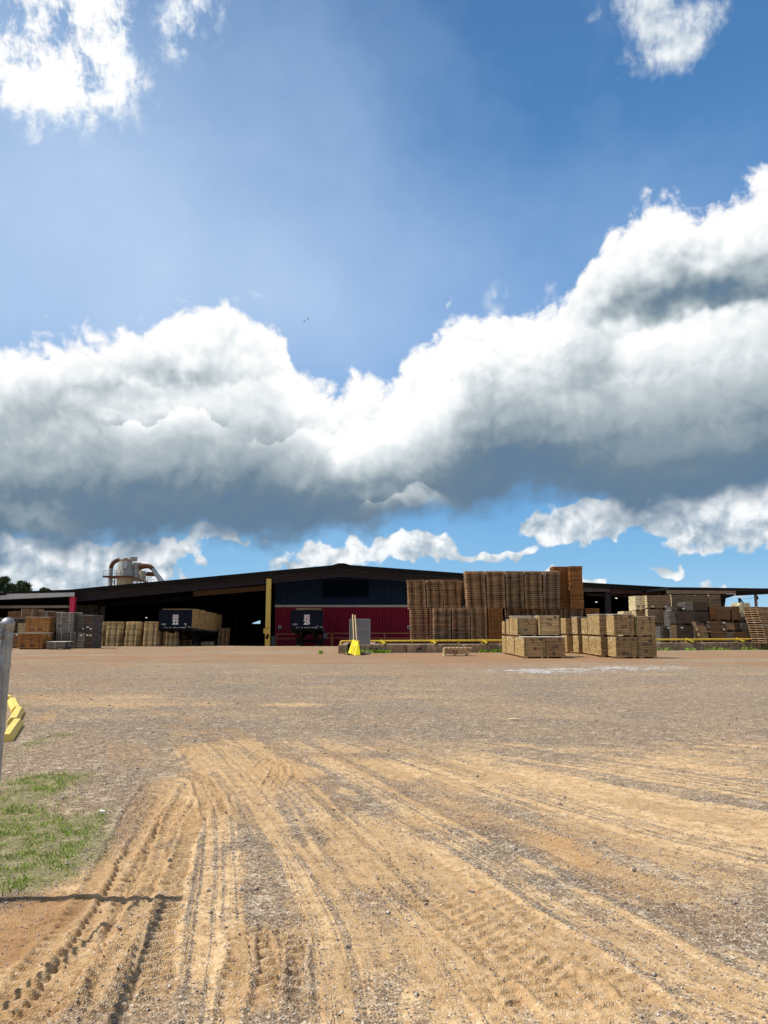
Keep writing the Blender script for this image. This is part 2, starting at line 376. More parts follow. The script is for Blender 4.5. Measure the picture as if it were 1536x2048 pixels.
M = {}
M['pal_brown'] = wood('weathered_brown_wood', (.46, .29, .16), (.92, .65, .42), wear=.45, grain=(1, 6, 6))
M['pal_grey'] = wood('grey_brown_wood', (.33, .23, .15), (.74, .56, .39), wear=.45, grain=(1, 6, 6))
M['pal_orange'] = wood('orange_wood', (.36, .16, .055), (.66, .34, .13), wear=.4, grain=(1, 6, 6))
M['pal_pale'] = wood('pale_new_wood', (.74, .58, .33), (1.0, .90, .64), wear=.12, dark=(.3, .2, .1), grain=(1, 6, 6))
M['lum_new'] = wood('fresh_sawn_boards', (.30, .19, .085), (.64, .445, .24), grain=(1.2, 1.2, 30), wear=.42, dark=(.07, .045, .025))
M['lum_new_end'] = board_ends('fresh_board_ends', (.46, .28, .10), (.88, .64, .32))
M['lum_orange'] = wood('orange_sawn_boards', (.20, .085, .03), (.43, .20, .07), grain=(1.2, 1.2, 26), wear=.4, dark=(.12, .06, .025))
M['lum_orange_end'] = board_ends('orange_board_ends', (.34, .15, .05), (.60, .30, .10))
M['lum_brown'] = wood('brown_sawn_boards', (.15, .08, .04), (.34, .20, .11), grain=(1.2, 1.2, 26), wear=.4)
M['lum_brown_end'] = board_ends('brown_board_ends', (.20, .11, .05), (.42, .25, .12))
M['lum_grey'] = wood('grey_weathered_boards', (.12, .105, .095), (.32, .29, .26), grain=(1.2, 1.2, 26), wear=.5, dark=(.05, .045, .04))
M['lum_grey_end'] = board_ends('grey_board_ends', (.10, .092, .09), (.19, .175, .165), bw=.12, bh=.05, dark=(.02, .02, .02))
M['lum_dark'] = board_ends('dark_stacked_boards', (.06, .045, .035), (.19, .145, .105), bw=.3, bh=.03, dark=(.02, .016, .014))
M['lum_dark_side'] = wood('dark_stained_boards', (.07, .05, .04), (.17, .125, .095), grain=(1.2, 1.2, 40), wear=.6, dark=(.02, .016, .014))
M['lum_tan'] = wood('tan_sawn_boards', (.20, .125, .075), (.46, .32, .20), grain=(1.2, 1.2, 30), wear=.5, dark=(.12, .08, .05))
M['lum_pale_end'] = board_ends('pale_board_ends', (.62, .46, .22), (.95, .82, .52), bw=.12, bh=.045, dark=(.25, .17, .08))
M['navy'] = paint('navy_trailer_paint', (.005, .008, .024), .6, .25, (.02, .018, .018), spec=.15)
M['black'] = paint('black_chassis_paint', (.006, .006, .007), .7, .3, (.025, .02, .016), spec=.15)
M['rubber'] = paint('tyre_rubber', (.015, .015, .016), .85, .4, (.10, .075, .05))
M['rim'] = paint('white_wheel_rim', (.62, .62, .60), .5, .3)
M['yellow'] = paint('yellow_column_paint', (.74, .52, .12), .55, .22, (.22, .15, .06), rust=.10)
M['yellow_rail'] = paint('yellow_rail_paint', (.72, .50, .06), .5, .55, (.26, .18, .04), rust=.25)
M['yellow_new'] = paint('bright_yellow_plastic', (.92, .78, .02), .45, .10, (.5, .4, .1))
M['yellow_stop'] = paint('yellow_kerb_paint', (.80, .60, .17), .75, .22, (.50, .36, .14), spec=.15, scale=5)
M['red_col'] = paint('faded_red_paint', (.62, .03, .10), .6, .5, (.18, .02, .03), rust=.3)
M['white_tag'] = paint('paper_tag', (.85, .85, .83), .8, .1)
M['top_and_stone'] = paint('sunlit_top_and_stone', (.80, .76, .66), .7, .2, (.4, .33, .24))  # pack tops paled with sunlight in the colour; also the pale stone
M['strap_w'] = paint('white_strapping', (.62, .64, .60), .5, .2)
M['strap_b'] = paint('black_strapping', (.02, .02, .022), .5, .2)
M['ink'] = paint('blue_black_marker', (.012, .03, .045), .7, .1)
M['green'] = paint('green_marking_paint', (.03, .10, .055), .8, .3, (.2, .16, .08))
M['white'] = paint('white_lettering', (.85, .85, .85), .5, .05)
M['pinkred'] = paint('red_lettering', (.55, .06, .08), .5, .05)
M['beam'] = paint('dark_purple_brown_beam', (.045, .034, .042), .7, .5, (.018, .013, .012), spec=.15)
M['roof_edge'] = paint('dark_roof_edge', (.012, .011, .011), .7, .4, (.03, .022, .016), spec=.15)
M['roof_top'] = paint('grey_roof_sheet', (.30, .30, .30), .5, .5, (.14, .10, .07))
M['pale_beam'] = paint('pale_grey_fascia', (.52, .52, .52), .6, .35, (.22, .2, .17))
M['brown_beam'] = paint('brown_timber_beam', (.30, .20, .14), .7, .5, (.08, .05, .03))
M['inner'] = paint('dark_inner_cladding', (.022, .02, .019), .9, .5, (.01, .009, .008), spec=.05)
M['blue_wall'] = paint('dark_blue_cladding', (.018, .045, .115), .6, .35, (.012, .024, .05), spec=.15)
M['red_wall'] = paint('dark_red_cladding', (.34, .018, .052), .6, .35, (.14, .01, .022), spec=.15)
M['sign_navy'] = paint('flat_navy_board', (.003, .012, .028), .9, 0.0, spec=.05)
M['white_trim'] = paint('white_trim', (.62, .62, .63), .5, .25, (.3, .28, .25))
M['rust_rail'] = paint('rusty_orange_rail', (.60, .27, .11), .7, .4, (.22, .09, .04))
M['metal_grey'] = paint('grey_metal_sheet', (.20, .21, .23), .45, .5, (.12, .10, .09))
M['duct_grey'] = paint('blue_grey_duct', (.34, .37, .42), .45, .25, (.16, .13, .11))
M['cyc'] = paint('rusting_grey_steel', (.36, .37, .36), .55, .5, (.34, .24, .13), rust=.42)
M['cyc_warm'] = paint('tan_stained_steel', (.42, .38, .28), .6, .6, (.30, .18, .08), rust=.40)
M['rust'] = paint('heavy_rust', (.13, .045, .022), .85, .8, (.035, .018, .014), rust=.15)
M['galv'] = None
m, t, b = new_mat('galvanised_steel'); P = objc(t)
setc(t, b, ramp(t, noise(t, vm(t, P, (1, 1, .4)), 22, 4, .6), [(.3, (.24, .25, .27)), (.7, (.44, .46, .48))]), ramp(t, noise(t, P, 30, 2), [(0, (.38,) * 3), (1, (.62,) * 3)]), .45, .4, noise(t, P, 60, 3), .15, .004); M['galv'] = m
m, t, b = new_mat('weathered_concrete'); P = geo(t)
cn = noise(t, P, 1.3, 7, .65); cs_ = noise(t, vm(t, P, (2.5, 2.5, .6)), 1.6, 5, .6)
cc = mixc(t, (cs_ - .45).step(0.0, .2) * .75, ramp(t, cn, [(.3, (.20, .14, .09)), (.7, (.48, .36, .25))]), (.085, .075, .06))
cc = mixc(t, (noise(t, P, 2.4, 6, .7) - .60).step(0.0, .03) * .8, cc, (.03, .028, .025))
setc(t, b, cc, .9, 0, .15, noise(t, P, 9, 8, .7), .8, .04); M['concrete'] = m
m, t, b = new_mat('lamp_lens'); b.inputs['Emission Color'].default_value = (1, .97, .9, 1); b.inputs['Emission Strength'].default_value = 1.3; M['lens'] = m
m, t, b = new_mat('foliage'); r1 = noise(t, geo(t), .9, 4, .7)
setc(t, b, ramp(t, r1, [(.3, (.018, .035, .012)), (.55, (.04, .07, .02)), (.8, (.085, .11, .035))]), .7, 0, .2); M['leaf'] = m
m, t, b = new_mat('grass_blades'); r1 = noise(t, geo(t), 3.5, 4, .7); r2 = noise(t, geo(t), 60, 1)
setc(t, b, ramp(t, (r1 * .6 + r2 * .4), [(.3, (.12, .17, .03)), (.45, (.22, .34, .04)), (.58, (.34, .48, .06)), (.72, (.46, .50, .14)), (.85, (.55, .46, .22))]), .7, 0, .15); M['grass'] = m
M['bark'] = paint('bark', (.10, .07, .05), .9, .5)
for k_, nm_, c1_, c2_, w_ in (('pal_brown', 'shaded_brown_stringer', (.19, .115, .065), (.40, .26, .16), .45), ('pal_grey', 'shaded_grey_stringer', (.14, .095, .07), (.32, .235, .165), .5), ('pal_orange', 'shaded_orange_stringer', (.20, .085, .03), (.40, .20, .08), .4), ('pal_pale', 'shaded_pale_stringer', (.50, .38, .20), (.85, .68, .42), .15)):
    M[k_ + '_s'] = wood(nm_, c1_, c2_, wear=w_, grain=(1, 6, 6))  # stringers tinted darker than the decks to stand in for shade between them
M['bird'] = paint('dark_feathers', (.02, .02, .025), .8, 0)

# ---------------------------------------------------------------- ground: one sheet, finely divided near the camera, ruts and treads modelled
def _h(ix, iy, s):
    n = (ix.astype(np.int64) * 374761393 + iy.astype(np.int64) * 668265263 + s * 982451653) & 0xffffffff
    n = ((n ^ (n >> 13)) * 1274126177) & 0xffffffff
    return ((n ^ (n >> 16)) & 0xffffff).astype(np.float32) / 0xffffff
def vn(x, y, s=0):
    ix = np.floor(x); iy = np.floor(y); fx = (x - ix).astype(np.float32); fy = (y - iy).astype(np.float32)
    fx = fx * fx * (3 - 2 * fx); fy = fy * fy * (3 - 2 * fy); ix = ix.astype(np.int64); iy = iy.astype(np.int64)
    a, b_, c_, d_ = _h(ix, iy, s), _h(ix + 1, iy, s), _h(ix, iy + 1, s), _h(ix + 1, iy + 1, s)
    return (a + (b_ - a) * fx) * (1 - fy) + (c_ + (d_ - c_) * fx) * fy
def fbm(x, y, s=0, o=4, g=.5):
    r = 0; a = 1; w_ = 0
    for i in range(o):
        r = r + a * vn(x * 2 ** i + 17.3 * i, y * 2 ** i - 9.1 * i, s + i); w_ += a; a *= g
    return r / w_
def sst(a, b_, x):
    q = np.clip((x - a) / (b_ - a), 0, 1); return q * q * (3 - 2 * q)
def path(pts, step=.12):
    P = np.array([gnd(*p) for p in pts]); n = len(P); out_ = []       # Catmull-Rom in ground metres
    for i in range(n - 1):
        p0, p1, p2, p3 = P[max(i - 1, 0)], P[i], P[i + 1], P[min(i + 2, n - 1)]
        k_ = max(2, int(np.linalg.norm(p2 - p1) / step))
        for j in range(k_):
            u = j / k_; out_.append(.5 * ((2 * p1) + (-p0 + p2) * u + (2 * p0 - 5 * p1 + 4 * p2 - p3) * u * u + (-p0 + 3 * p1 - 3 * p2 + p3) * u ** 3))
    out_.append(P[-1]); return np.array(out_)
def near(x, y, P, rmax):
    """signed sideways distance to path P and distance along it, for the points closer than rmax"""
    sel = np.where((x > P[:, 0].min() - rmax) & (x < P[:, 0].max() + rmax) & (y > P[:, 1].min() - rmax) & (y < P[:, 1].max() + rmax))[0]
    xs, ys = x[sel], y[sel]; best = np.full(len(sel), 9e9); sg = np.zeros(len(sel)); al = np.zeros(len(sel)); L = 0
    for i in range(len(P) - 1):
        a = P[i]; d = P[i + 1] - a; l = math.hypot(*d); d = d / l
        rx, ry = xs - a[0], ys - a[1]; tt_ = np.clip(rx * d[0] + ry * d[1], 0, l); ex, ey = rx - d[0] * tt_, ry - d[1] * tt_
        q = ex * ex + ey * ey; b_ = q < best
        best[b_] = q[b_]; sg[b_] = (d[0] * ry - d[1] * rx)[b_]; al[b_] = (L + tt_)[b_]; L += l
    dist = np.sqrt(best); k_ = dist < rmax
    return sel[k_], (dist * np.sign(sg))[k_], al[k_], L
# kind: 'lug' tractor bars, 'fine' small block tread, 'rut' smooth grooves
TRACKS = [
 ([(330, 1560), (300, 1600), (262, 1680), (222, 1770), (150, 1885), (40, 2030), (-20, 2110)], .34, .024, 'lug', .075),
 ([(352, 1580), (322, 1640), (285, 1730), (235, 1830), (150, 1960), (60, 2080)], .32, .026, 'lug', .080),
 ([(395, 1590), (360, 1650), (325, 1730), (292, 1830), (272, 1930), (248, 2090)], .38, .030, 'lug', .085),
 ([(480, 1822), (498, 1860), (504, 1940), (492, 2060)], .26, .030, 'lug', .070),
 ([(562, 1822), (566, 1870), (560, 1950), (545, 2060)], .24, .028, 'lug', .070),
 ([(478, 1828), (400, 1862), (322, 1893)], .10, .022, 'rut', 0),
 ([(500, 1850), (430, 1888), (370, 1916)], .10, .018, 'rut', 0),
 ([(500, 1935), (440, 1975), (385, 2000)], .12, .025, 'rut', 0),
 ([(430, 1478), (500, 1560), (590, 1650), (680, 1745), (760, 1850), (850, 2060)], .36, .014, 'rut', 0),
 ([(470, 1470), (560, 1555), (660, 1650), (765, 1760), (880, 1890), (1000, 2060)], .42, .018, 'fine', .06),
 ([(520, 1480), (640, 1570), (760, 1665), (900, 1780), (1040, 1910), (1150, 2060)], .40, .014, 'fine', .055),
 ([(820, 1765), (930, 1850), (1040, 1925), (1130, 1975), (1230, 2070)], .34, .020, 'lug', .075),
 ([(900, 1745), (1010, 1820), (1120, 1885), (1225, 1970), (1330, 2060)], .32, .016, 'lug', .075),
 ([(930, 1920), (985, 1985), (1040, 2060)], .24, .030, 'lug', .070),
 ([(640, 1480), (800, 1570), (960, 1640), (1100, 1690), (1300, 1790), (1560, 1900)], .45, .016, 'fine', .05),
 ([(760, 1510), (900, 1570), (1120, 1640), (1330, 1710), (1560, 1770)], .40, .010, 'rut', 0),
 ([(740, 1480), (960, 1545), (1250, 1600), (1560, 1660)], .45, .010, 'rut', 0),
 ([(700, 1500), (860, 1580), (1050, 1660), (1250, 1750), (1560, 1880)], .35, .012, 'fine', .05),
 ([(250, 1478), (252, 1505), (268, 1530), (300, 1555), (345, 1578), (400, 1600)], .55, .030, 'rut', 0),
 ([(88, 1455), (92, 1435), (125, 1418), (220, 1412), (330, 1425), (400, 1450), (440, 1490), (520, 1560)], .30, .020, 'rut', 0),
 ([(330, 1440), (380, 1490), (420, 1540), (500, 1620), (600, 1720)], .40, .022, 'rut', 0),
 ([(450, 1450), (520, 1500), (600, 1540), (700, 1580), (900, 1680)], .30, .020, 'rut', 0),
 ([(520, 1540), (545, 1520), (560, 1545), (540, 1580)], .22, .03, 'lug', .09),
 ([(360, 1540), (400, 1560), (420, 1590), (440, 1640)], .25, .03, 'lug', .09),
 ([(30, 1390), (200, 1408), (380, 1408), (560, 1400)], .25, .012, 'rut', 0),
 ([(600, 1750), (640, 1850), (660, 1960), (690, 2070)], .34, .014, 'fine', .06),
 ([(1150, 1800), (1260, 1880), (1380, 1960), (1500, 2060)], .36, .012, 'fine', .06),
]
TP = [(path(p), w_, d_, k_, sp) for p, w_, d_, k_, sp in TRACKS]
GUIDES = [path(p, .5) for p in ([(300, 1590), (220, 1770), (30, 2040)], [(395, 1590), (300, 1830), (248, 2090)], [(420, 1500), (520, 1760), (520, 2060)],
    [(430, 1478), (680, 1745), (850, 2060)], [(520, 1480), (900, 1780), (1150, 2060)], [(640, 1480), (1100, 1690), (1560, 1900)], [(740, 1470), (1250, 1600), (1560, 1660)], [(760, 1450), (1200, 1500), (1560, 1540)])]
def flow(x, y):
    """a coordinate running across the fan of wheel tracks, constant along each of them"""
    num = np.zeros(len(x)); den = np.zeros(len(x))
    for i, P in enumerate(GUIDES):
        Q = P[::max(1, len(P) // 24)]; best = np.full(len(x), 9e9)
        for j in range(len(Q) - 1):
            a = Q[j]; d = Q[j + 1] - a; l2 = d @ d; u = np.clip(((x - a[0]) * d[0] + (y - a[1]) * d[1]) / l2, 0, 1)
            best = np.minimum(best, (x - a[0] - d[0] * u) ** 2 + (y - a[1] - d[1] * u) ** 2)
        w_ = 1 / (best + .02) ** 1.5; num += w_ * i; den += w_
    return num / den
def spot(x, y, L):
    s = np.zeros(len(x))
    for px, py, rx, ry, a in L:                        # centre and spread measured in the photograph, turned into ground metres
        cx, cy = gnd(px, py); sx = abs(gnd(px + rx, py)[0] - cx); sy = abs(gnd(px, py - ry)[1] - gnd(px, py + ry)[1]) / 2
        s += a * np.exp(-((x - cx) / sx) ** 2 - ((y - cy) / sy) ** 2)
    return s
GRASS = [(60, 1700, 150, 48, 1.0), (200, 1640, 36, 26, .45), (120, 1655, 90, 20, .35), (170, 1690, 40, 20, .3), (90, 1560, 70, 12, .85), (95, 1580, 30, 16, .5), (60, 1640, 90, 20, .55), (165, 1640, 50, 30, .50), (150, 1600, 22, 6, .5), (20, 1600, 50, 40, .45), (160, 1555, 16, 4, .3),
         (100, 1735, 100, 30, .55), (20, 1770, 80, 24, .6), (60, 1490, 40, 40, .45), (8, 1420, 14, 30, .8), (110, 1475, 30, 12, .3), (-60, 1650, 120, 120, .9), (15, 1520, 40, 20, .4)]
def ground(x, y):
    n = len(x); h = np.zeros(n); dirt = np.zeros(n); rutm = np.zeros(n)
    d = np.hypot(x, y); near_ = d < 45
    fl = np.zeros(n); s_ = np.where(near_ & (y > 0))[0]
    fl[s_] = flow(x[s_], y[s_])
    wig = fbm(x * .9, y * .9, 3, 3)
    streak = fbm(fl * 13 + wig * 1.5, x * .25 + y * .25, 5, 4, .6)
    streak2 = fbm(fl * 30 + wig * 3, x * .5 + y * .5, 9, 2)
    streak3 = fbm(fl * 46 + wig * 5, x * .7 + y * .7, 11, 2)
    # dirt lies in a fan from the left middle to the whole lower edge
    fan = sst(-2.2, 1.6, (-(y - 10.2) * .55 + (x + 2.0) * -.06) + (fbm(x * .6, y * 1.2, 23, 4, .6) - .5) * 3.5) * .85
    edge_l = sst(-.25, .35, x + 1.10 + (y - 4.0) * .285 + (fbm(x * 2, y * 2, 21, 3) - .5) * .5)
    dirt = (fan * (.24 + .95 * sst(.36, .62, streak * .50 + streak2 * .24 + streak3 * .26)) - .30 * sst(.45, .7, fbm(x * 1.1, y * 1.1, 31, 4, .6))) * edge_l
    dirt += spot(x, y, [(60, 1880, 150, 120, .9), (180, 1760, 60, 60, .5), (-60, 1950, 160, 160, .8), (430, 1410, 380, 6, .35), (250, 1395, 130, 5, .4), (590, 1410, 60, 6, .5), (1000, 1540, 250, 20, .35), (1300, 1570, 260, 30, .25)])
    dirt += spot(x, y, [(600, 1690, 60, 30, -.5), (720, 1790, 70, 30, -.35), (800, 1800, 70, 40, -.7), (1010, 1700, 70, 16, -.7), (1130, 1760, 100, 20, -.7), (1300, 1815, 120, 22, -.55), (1450, 1870, 140, 26, -.45), (330, 1690, 20, 30, -.4), (440, 1710, 25, 40, -.5), (470, 1780, 50, 20, -.3), (900, 1660, 120, 10, -.35), (500, 1830, 120, 20, -.3), (120, 1900, 40, 60, -.5)])
    patch = fbm(x * .35, y * .35, 41, 4, .55)
    dirt += (patch - .5) * .5 + (fbm(x * .12, y * 1.1, 43, 4, .6) - .5) * .7 * sst(9, 14, y) * (1 - sst(34, 40, y))
    dirt += .13 * sst(8, 13, y) * (1 - sst(20, 30, y))
    damp = spot(x, y, [(-20, 1900, 130, 130, 1.0), (60, 1790, 110, 30, .8), (110, 1860, 50, 60, .5), (60, 2020, 60, 40, .5)]) * sst(.3, .6, fbm(x * 2, y * 2, 47, 3)) + rutm * 0
    red = (.35 + 1.1 * sst(.3, .7, fbm(x * .7, y * 1.6, 59, 4, .65))) * sst(28, 36, y + (fbm(x * .2, y * .5, 51, 3) - .5) * 9) * (1 - sst(12, 24, x) * .0) * sst(.30, .52, fbm(x * .12, y * .3, 57, 3)) + spot(x, y, [(60, 1340, 160, 12, .5), (1000, 1318, 260, 9, .7), (820, 1350, 120, 8, .3), (180, 1365, 180, 10, .35)])
    red = red * (1 - sst(58.5, 60.5, y - .03 * x)) * (1 - sst(.5, 2.5, y - (45.3 + (x + 2.8) * .26) + 3.6) * sst(12, 15, x))
    orange = spot(x, y, [(1115, 1680, 45, 18, .9), (1160, 1720, 30, 16, .8), (1240, 1770, 50, 12, .4), (930, 1640, 60, 10, .45), (540, 1535, 26, 12, .6), (580, 1555, 40, 16, .4), (1430, 1980, 30, 14, .4), (640, 1510, 50, 6, .4), (350, 1640, 90, 50, .22), (400, 1500, 60, 12, .3), (110, 1392, 110, 5, .5)])
    white = spot(x, y, [(1120, 1341, 110, 7, .75), (1250, 1336, 100, 6, .75), (1040, 1343, 60, 5, .6), (1345, 1332, 50, 4, .5), (250, 1322 + 30, 60, 3, .25)]) * sst(.30, .60, fbm(x * 2.2, y * 2.2, 61, 4, .6))
    gr = np.clip(spot(x, y, GRASS) - .16 + (fbm(x * 2.3, y * 2.3, 71, 4, .6) - .5) * 1.3 * np.clip(spot(x, y, GRASS) * 1.3, 0, 1), 0, 1)
    # height
    h += (fbm(x * .22, y * .22, 81, 3) - .5) * .07 * sst(2, 8, d) + (fbm(x * 2.2, y * 2.2, 83, 4, .55) - .5) * .014 + (fbm(x * 11, y * 11, 85, 3, .6) - .5) * .008
    h += (streak - .5) * .007 * fan + (streak2 - .5) * .004 * fan
    h -= .5 * sst(61.5, 71, y) * (y > 0)
    for P, w_, dp, kind, sp in TP:
        r_ = w_ * .80; i_, s, a_, L = near(x, y, P, r_)
        if not len(i_): continue
        xx, yy = x[i_], y[i_]; fade = sst(0, .5, a_) * sst(0, .35, L - a_) * (sst(.10, .28, fbm(xx * 1.1, yy * 1.1, 91 + int(w_ * 100), 3)) if kind == 'lug' else sst(.30, .52, fbm(xx * 1.1, yy * 1.1, 91 + int(w_ * 100), 3))) 
        s = s + (fbm(xx * 5, yy * 5, 93, 2) - .5) * .05; q = np.abs(s) / (w_ / 2)
        inside_ = 1 - sst(.86, 1.04, q); berm = np.exp(-((q - 1.12) / .16) ** 2)
        brk = fbm(xx * 13, yy * 13, 95, 2, .6)
        dp = dp * (.70 if kind == 'lug' else .48)
        prof = -dp * .8 * inside_ + berm * dp * (.30 + .7 * brk)
        if kind == 'lug':
            sp = max(sp, .088)
            ph = (a_ / sp + np.where(s > 0, .5, 0) + q * .35 + (brk - .5) * .12) % 1.0
            bar_ = sst(.08, .28, ph) * (1 - sst(.50, .68, ph)) * sst(.02, .14, q)
            prof += inside_ * bar_ * dp * (.95 + .4 * brk) * sst(.14, .36, fbm(xx * 3, yy * 3, 97, 3))
        elif kind == 'fine':
            ph = (a_ / sp + q * .8) % 1.0; ln = (s / w_ * 5) % 1.0
            prof += inside_ * (sst(.2, .4, ph) * (1 - sst(.65, .85, ph)) * .75 + sst(.08, .2, ln) * .25) * dp * .85
        else:
            ln = (s / w_ * 4.0 + .2 * brk) % 1.0
            prof = prof * .6 + inside_ * sst(.1, .45, np.abs(ln - .5)) * dp * .4
        prof += inside_ * (brk - .5) * dp * (.50 if kind == 'lug' else .2)
        h[i_] += prof * fade * sst(.9, .0, 0 * fade + .0) if False else prof * fade
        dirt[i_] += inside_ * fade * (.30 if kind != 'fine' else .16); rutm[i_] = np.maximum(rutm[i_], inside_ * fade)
    dirt = np.clip(dirt, 0, 1)
    return h, dirt, np.clip(red, 0, 1), np.clip(orange, 0, 1), np.clip(white, 0, 1), gr, rutm, np.clip(damp, 0, 1)
ys = list(np.linspace(-60, 1.8, 14)) + list(2.0 * np.exp(np.arange(0, math.log(64 / 2.0), .0024)))
while ys[-1] < 1500: ys.append(ys[-1] * 1.06 + .3)
ys = np.array(ys); NC = 1000
cx_ = np.concatenate([-np.array([600, 250, 100, 40, 15, 6, 2.5, 1.0]) - 1, np.linspace(-1, 1, NC), np.array([1.0, 2.5, 6, 15, 40, 100, 250, 600]) + 1])
hw = np.where(ys < 2, 1.6, .56 * ys + .5)
inner = np.clip(cx_, -1, 1); outer = cx_ - inner
XX = inner[None, :] * hw[:, None] + outer[None, :]; YY = np.repeat(ys[:, None], len(cx_), 1)
gx, gy = XX.ravel(), YY.ravel()
gh, gd, gre, gor, gwh, ggr, grm, gdp = ground(gx, gy)
nr, nc_ = XX.shape
me = bpy.data.meshes.new('ground'); me.vertices.add(nr * nc_)
co = np.empty((nr * nc_, 3), np.float32); co[:, 0] = gx; co[:, 1] = gy; co[:, 2] = gh; me.vertices.foreach_set('co', co.ravel())
ii = (np.arange(nr - 1)[:, None] * nc_ + np.arange(nc_ - 1)[None, :]).ravel()
quads = np.stack([ii, ii + 1, ii + nc_ + 1, ii + nc_], 1).astype(np.int32)
me.loops.add(quads.size); me.loops.foreach_set('vertex_index', quads.ravel())
me.polygons.add(len(quads)); me.polygons.foreach_set('loop_start', np.arange(len(quads), dtype=np.int32) * 4); me.polygons.foreach_set('use_smooth', np.ones(len(quads), bool))
me.update(calc_edges=True)
def fattr(me, name, r_, g_, b_, a_):
    A = me.attributes.new(name, 'FLOAT_COLOR', 'POINT'); A.data.foreach_set('color', np.stack([r_, g_, b_, a_], 1).astype(np.float32).ravel())
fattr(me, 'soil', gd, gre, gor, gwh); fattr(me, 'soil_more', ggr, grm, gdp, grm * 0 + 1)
m, t, b = new_mat('gravel_and_dirt'); P = geo(t)
def attr(nm):
    n = t.nodes.new('ShaderNodeAttribute'); n.attribute_name = nm; sp_ = t.nodes.new('ShaderNodeSeparateColor'); t.links.new(n.outputs['Color'], sp_.inputs[0])
    return [E(t, sp_.outputs[i]) for i in range(3)] + [E(t, n.outputs['Alpha'])]
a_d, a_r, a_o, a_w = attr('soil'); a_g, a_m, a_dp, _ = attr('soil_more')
def voro(sc, feat='F1'):
    n = t.nodes.new('ShaderNodeTexVoronoi'); n.voronoi_dimensions = '3D'; n.inputs['Scale'].default_value = sc; t.links.new(P.s, n.inputs['Vector'])
    c3 = sep(t, E(t, n.outputs['Color'])); return E(t, n.outputs['Distance']), c3[0], c3[1]
v1d, v1a, v1b = voro(120.0); v2d, v2a, v2b = voro(46.0); v3d, v3a, v3b = voro(13.0)
g1 = ramp(t, v1a, [(0, (.07, .054, .042)), (.35, (.19, .15, .115)), (.65, (.33, .265, .20)), (.84, (.50, .42, .33)), (.93, (.85, .79, .69)), (1, (1, .95, .86))])
g2 = ramp(t, v2a, [(0, (.09, .072, .058)), (.5, (.24, .195, .15)), (.83, (.38, .315, .25)), (.95, (.80, .73, .63)), (1, (.98, .92, .82))])
g3 = ramp(t, v3a, [(0, (.07, .055, .045)), (.5, (.21, .17, .135)), (.82, (.36, .30, .24)), (.93, (.80, .73, .62)), (1, (1, .93, .82))])
grav = mixc(t, .42, g1, g2); grav = mixc(t, .22, grav, g3)
grav = mixc(t, 1.0, grav, (1.15, 1.04, .89), 'MULTIPLY')
grav = mixc(t, 1.0, grav, ramp(t, noise(t, P, .35, 5, .6), [(.3, (.86, .90, .95)), (.7, (1.18, 1.08, .98))]), 'MULTIPLY')
dn = noise(t, P, 9.0, 6, .65); dfine = noise(t, P, 130.0, 2, .6)
soil = ramp(t, dn * .7 + dfine * .3, [(.30, (.37, .21, .10)), (.5, (.64, .42, .21)), (.68, (.88, .64, .38))])
soil = mixc(t, (v1a - .93).step(0.0, .03) * .7, soil, (.85, .76, .62))
soil = mixc(t, (v2a * -1.0 + .10).step(0.0, .05) * .5, soil, (.20, .13, .09))
# dirt fills between the stones: dithered by the stones themselves
fd = (a_d * 1.20 + (v1b - .5) * .62 + (v2b - .5) * .36 + (dn - .5) * .6 - .16).step(.12, .72)
col = mixc(t, fd, grav, soil)
col = mixc(t, a_r * (.72 + .5 * dn) * (v2b * .5 + .5), col, (.35, .19, .09))
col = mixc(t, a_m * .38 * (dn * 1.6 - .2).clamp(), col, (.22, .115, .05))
col = mixc(t, (a_dp + (dn - .5) * .8 * a_dp) * .9, col, mixc(t, 1.0, col, (.58, .47, .40), 'MULTIPLY'))
col = mixc(t, (a_o + (dn - .5) * .9 * a_o) * .62, col, (.60, .33, .14))
col = mixc(t, (a_w * .8 + (v3b * .45 + noise(t, P, 4.0, 4, .7) * 1.6 - 1.10) * a_w.step(0.0, .3)).step(.25, .55), col, mixc(t, v3a, (.30, .28, .26), (.85, .83, .80)))
gm = (a_g + (dn - .5) * .5 * a_g.step(0.0, .2) + (v2b - .5) * .4 * a_g.step(0.0, .2)).step(.05, .8)
col = mixc(t, gm * .55, col, ramp(t, dfine * .5 + dn * .5, [(.3, (.10, .10, .03)), (.5, (.20, .22, .06)), (.7, (.34, .30, .12))]))
hb = v1d * -.6 + v1a * .55 * (1.0 - fd * .7) + v2a * .5 * (1.0 - fd * .7) + dn * .4 + dfine * .3
setc(t, b, col, .93, 0, .12, hb, .9, .009)
me.materials.append(m)
go = bpy.data.objects.new('ground', me); COL.objects.link(go); tag(go, kind='structure')

# loose stones lying on the sheet
def scatter_pts(n, y0, y1, fdens):
    y = y0 * np.exp(rng.random(n) * math.log(y1 / y0)); x = (rng.random(n) * 2 - 1) * (.54 * y + .3)
    r_ = ground(x, y); keep = rng.random(n) < fdens(x, y, r_); return x[keep], y[keep], r_[0][keep]
px_, py_, ph_ = scatter_pts(110000, 2.6, 26, lambda x, y, r_: np.clip(1.05 - r_[1] * .85, .10, 1) * (1 - r_[5] * .6) * np.clip(y / 6, .45, 1))
n = len(px_); sz = (.0022 + .0048 * rng.random(n) ** 3) * (1 + .07 * py_); sz[rng.random(n) < .010] *= 2.4
oct_ = np.array([(1, 0, 0), (0, 1, 0), (-1, 0, 0), (0, -1, 0), (0, 0, .75), (0, 0, -.5)])
vv = oct_[None] * (.75 + .5 * rng.random((n, 6, 1))) * sz[:, None, None]
an = rng.random(n) * 6.283; ca, sa = np.cos(an)[:, None], np.sin(an)[:, None]
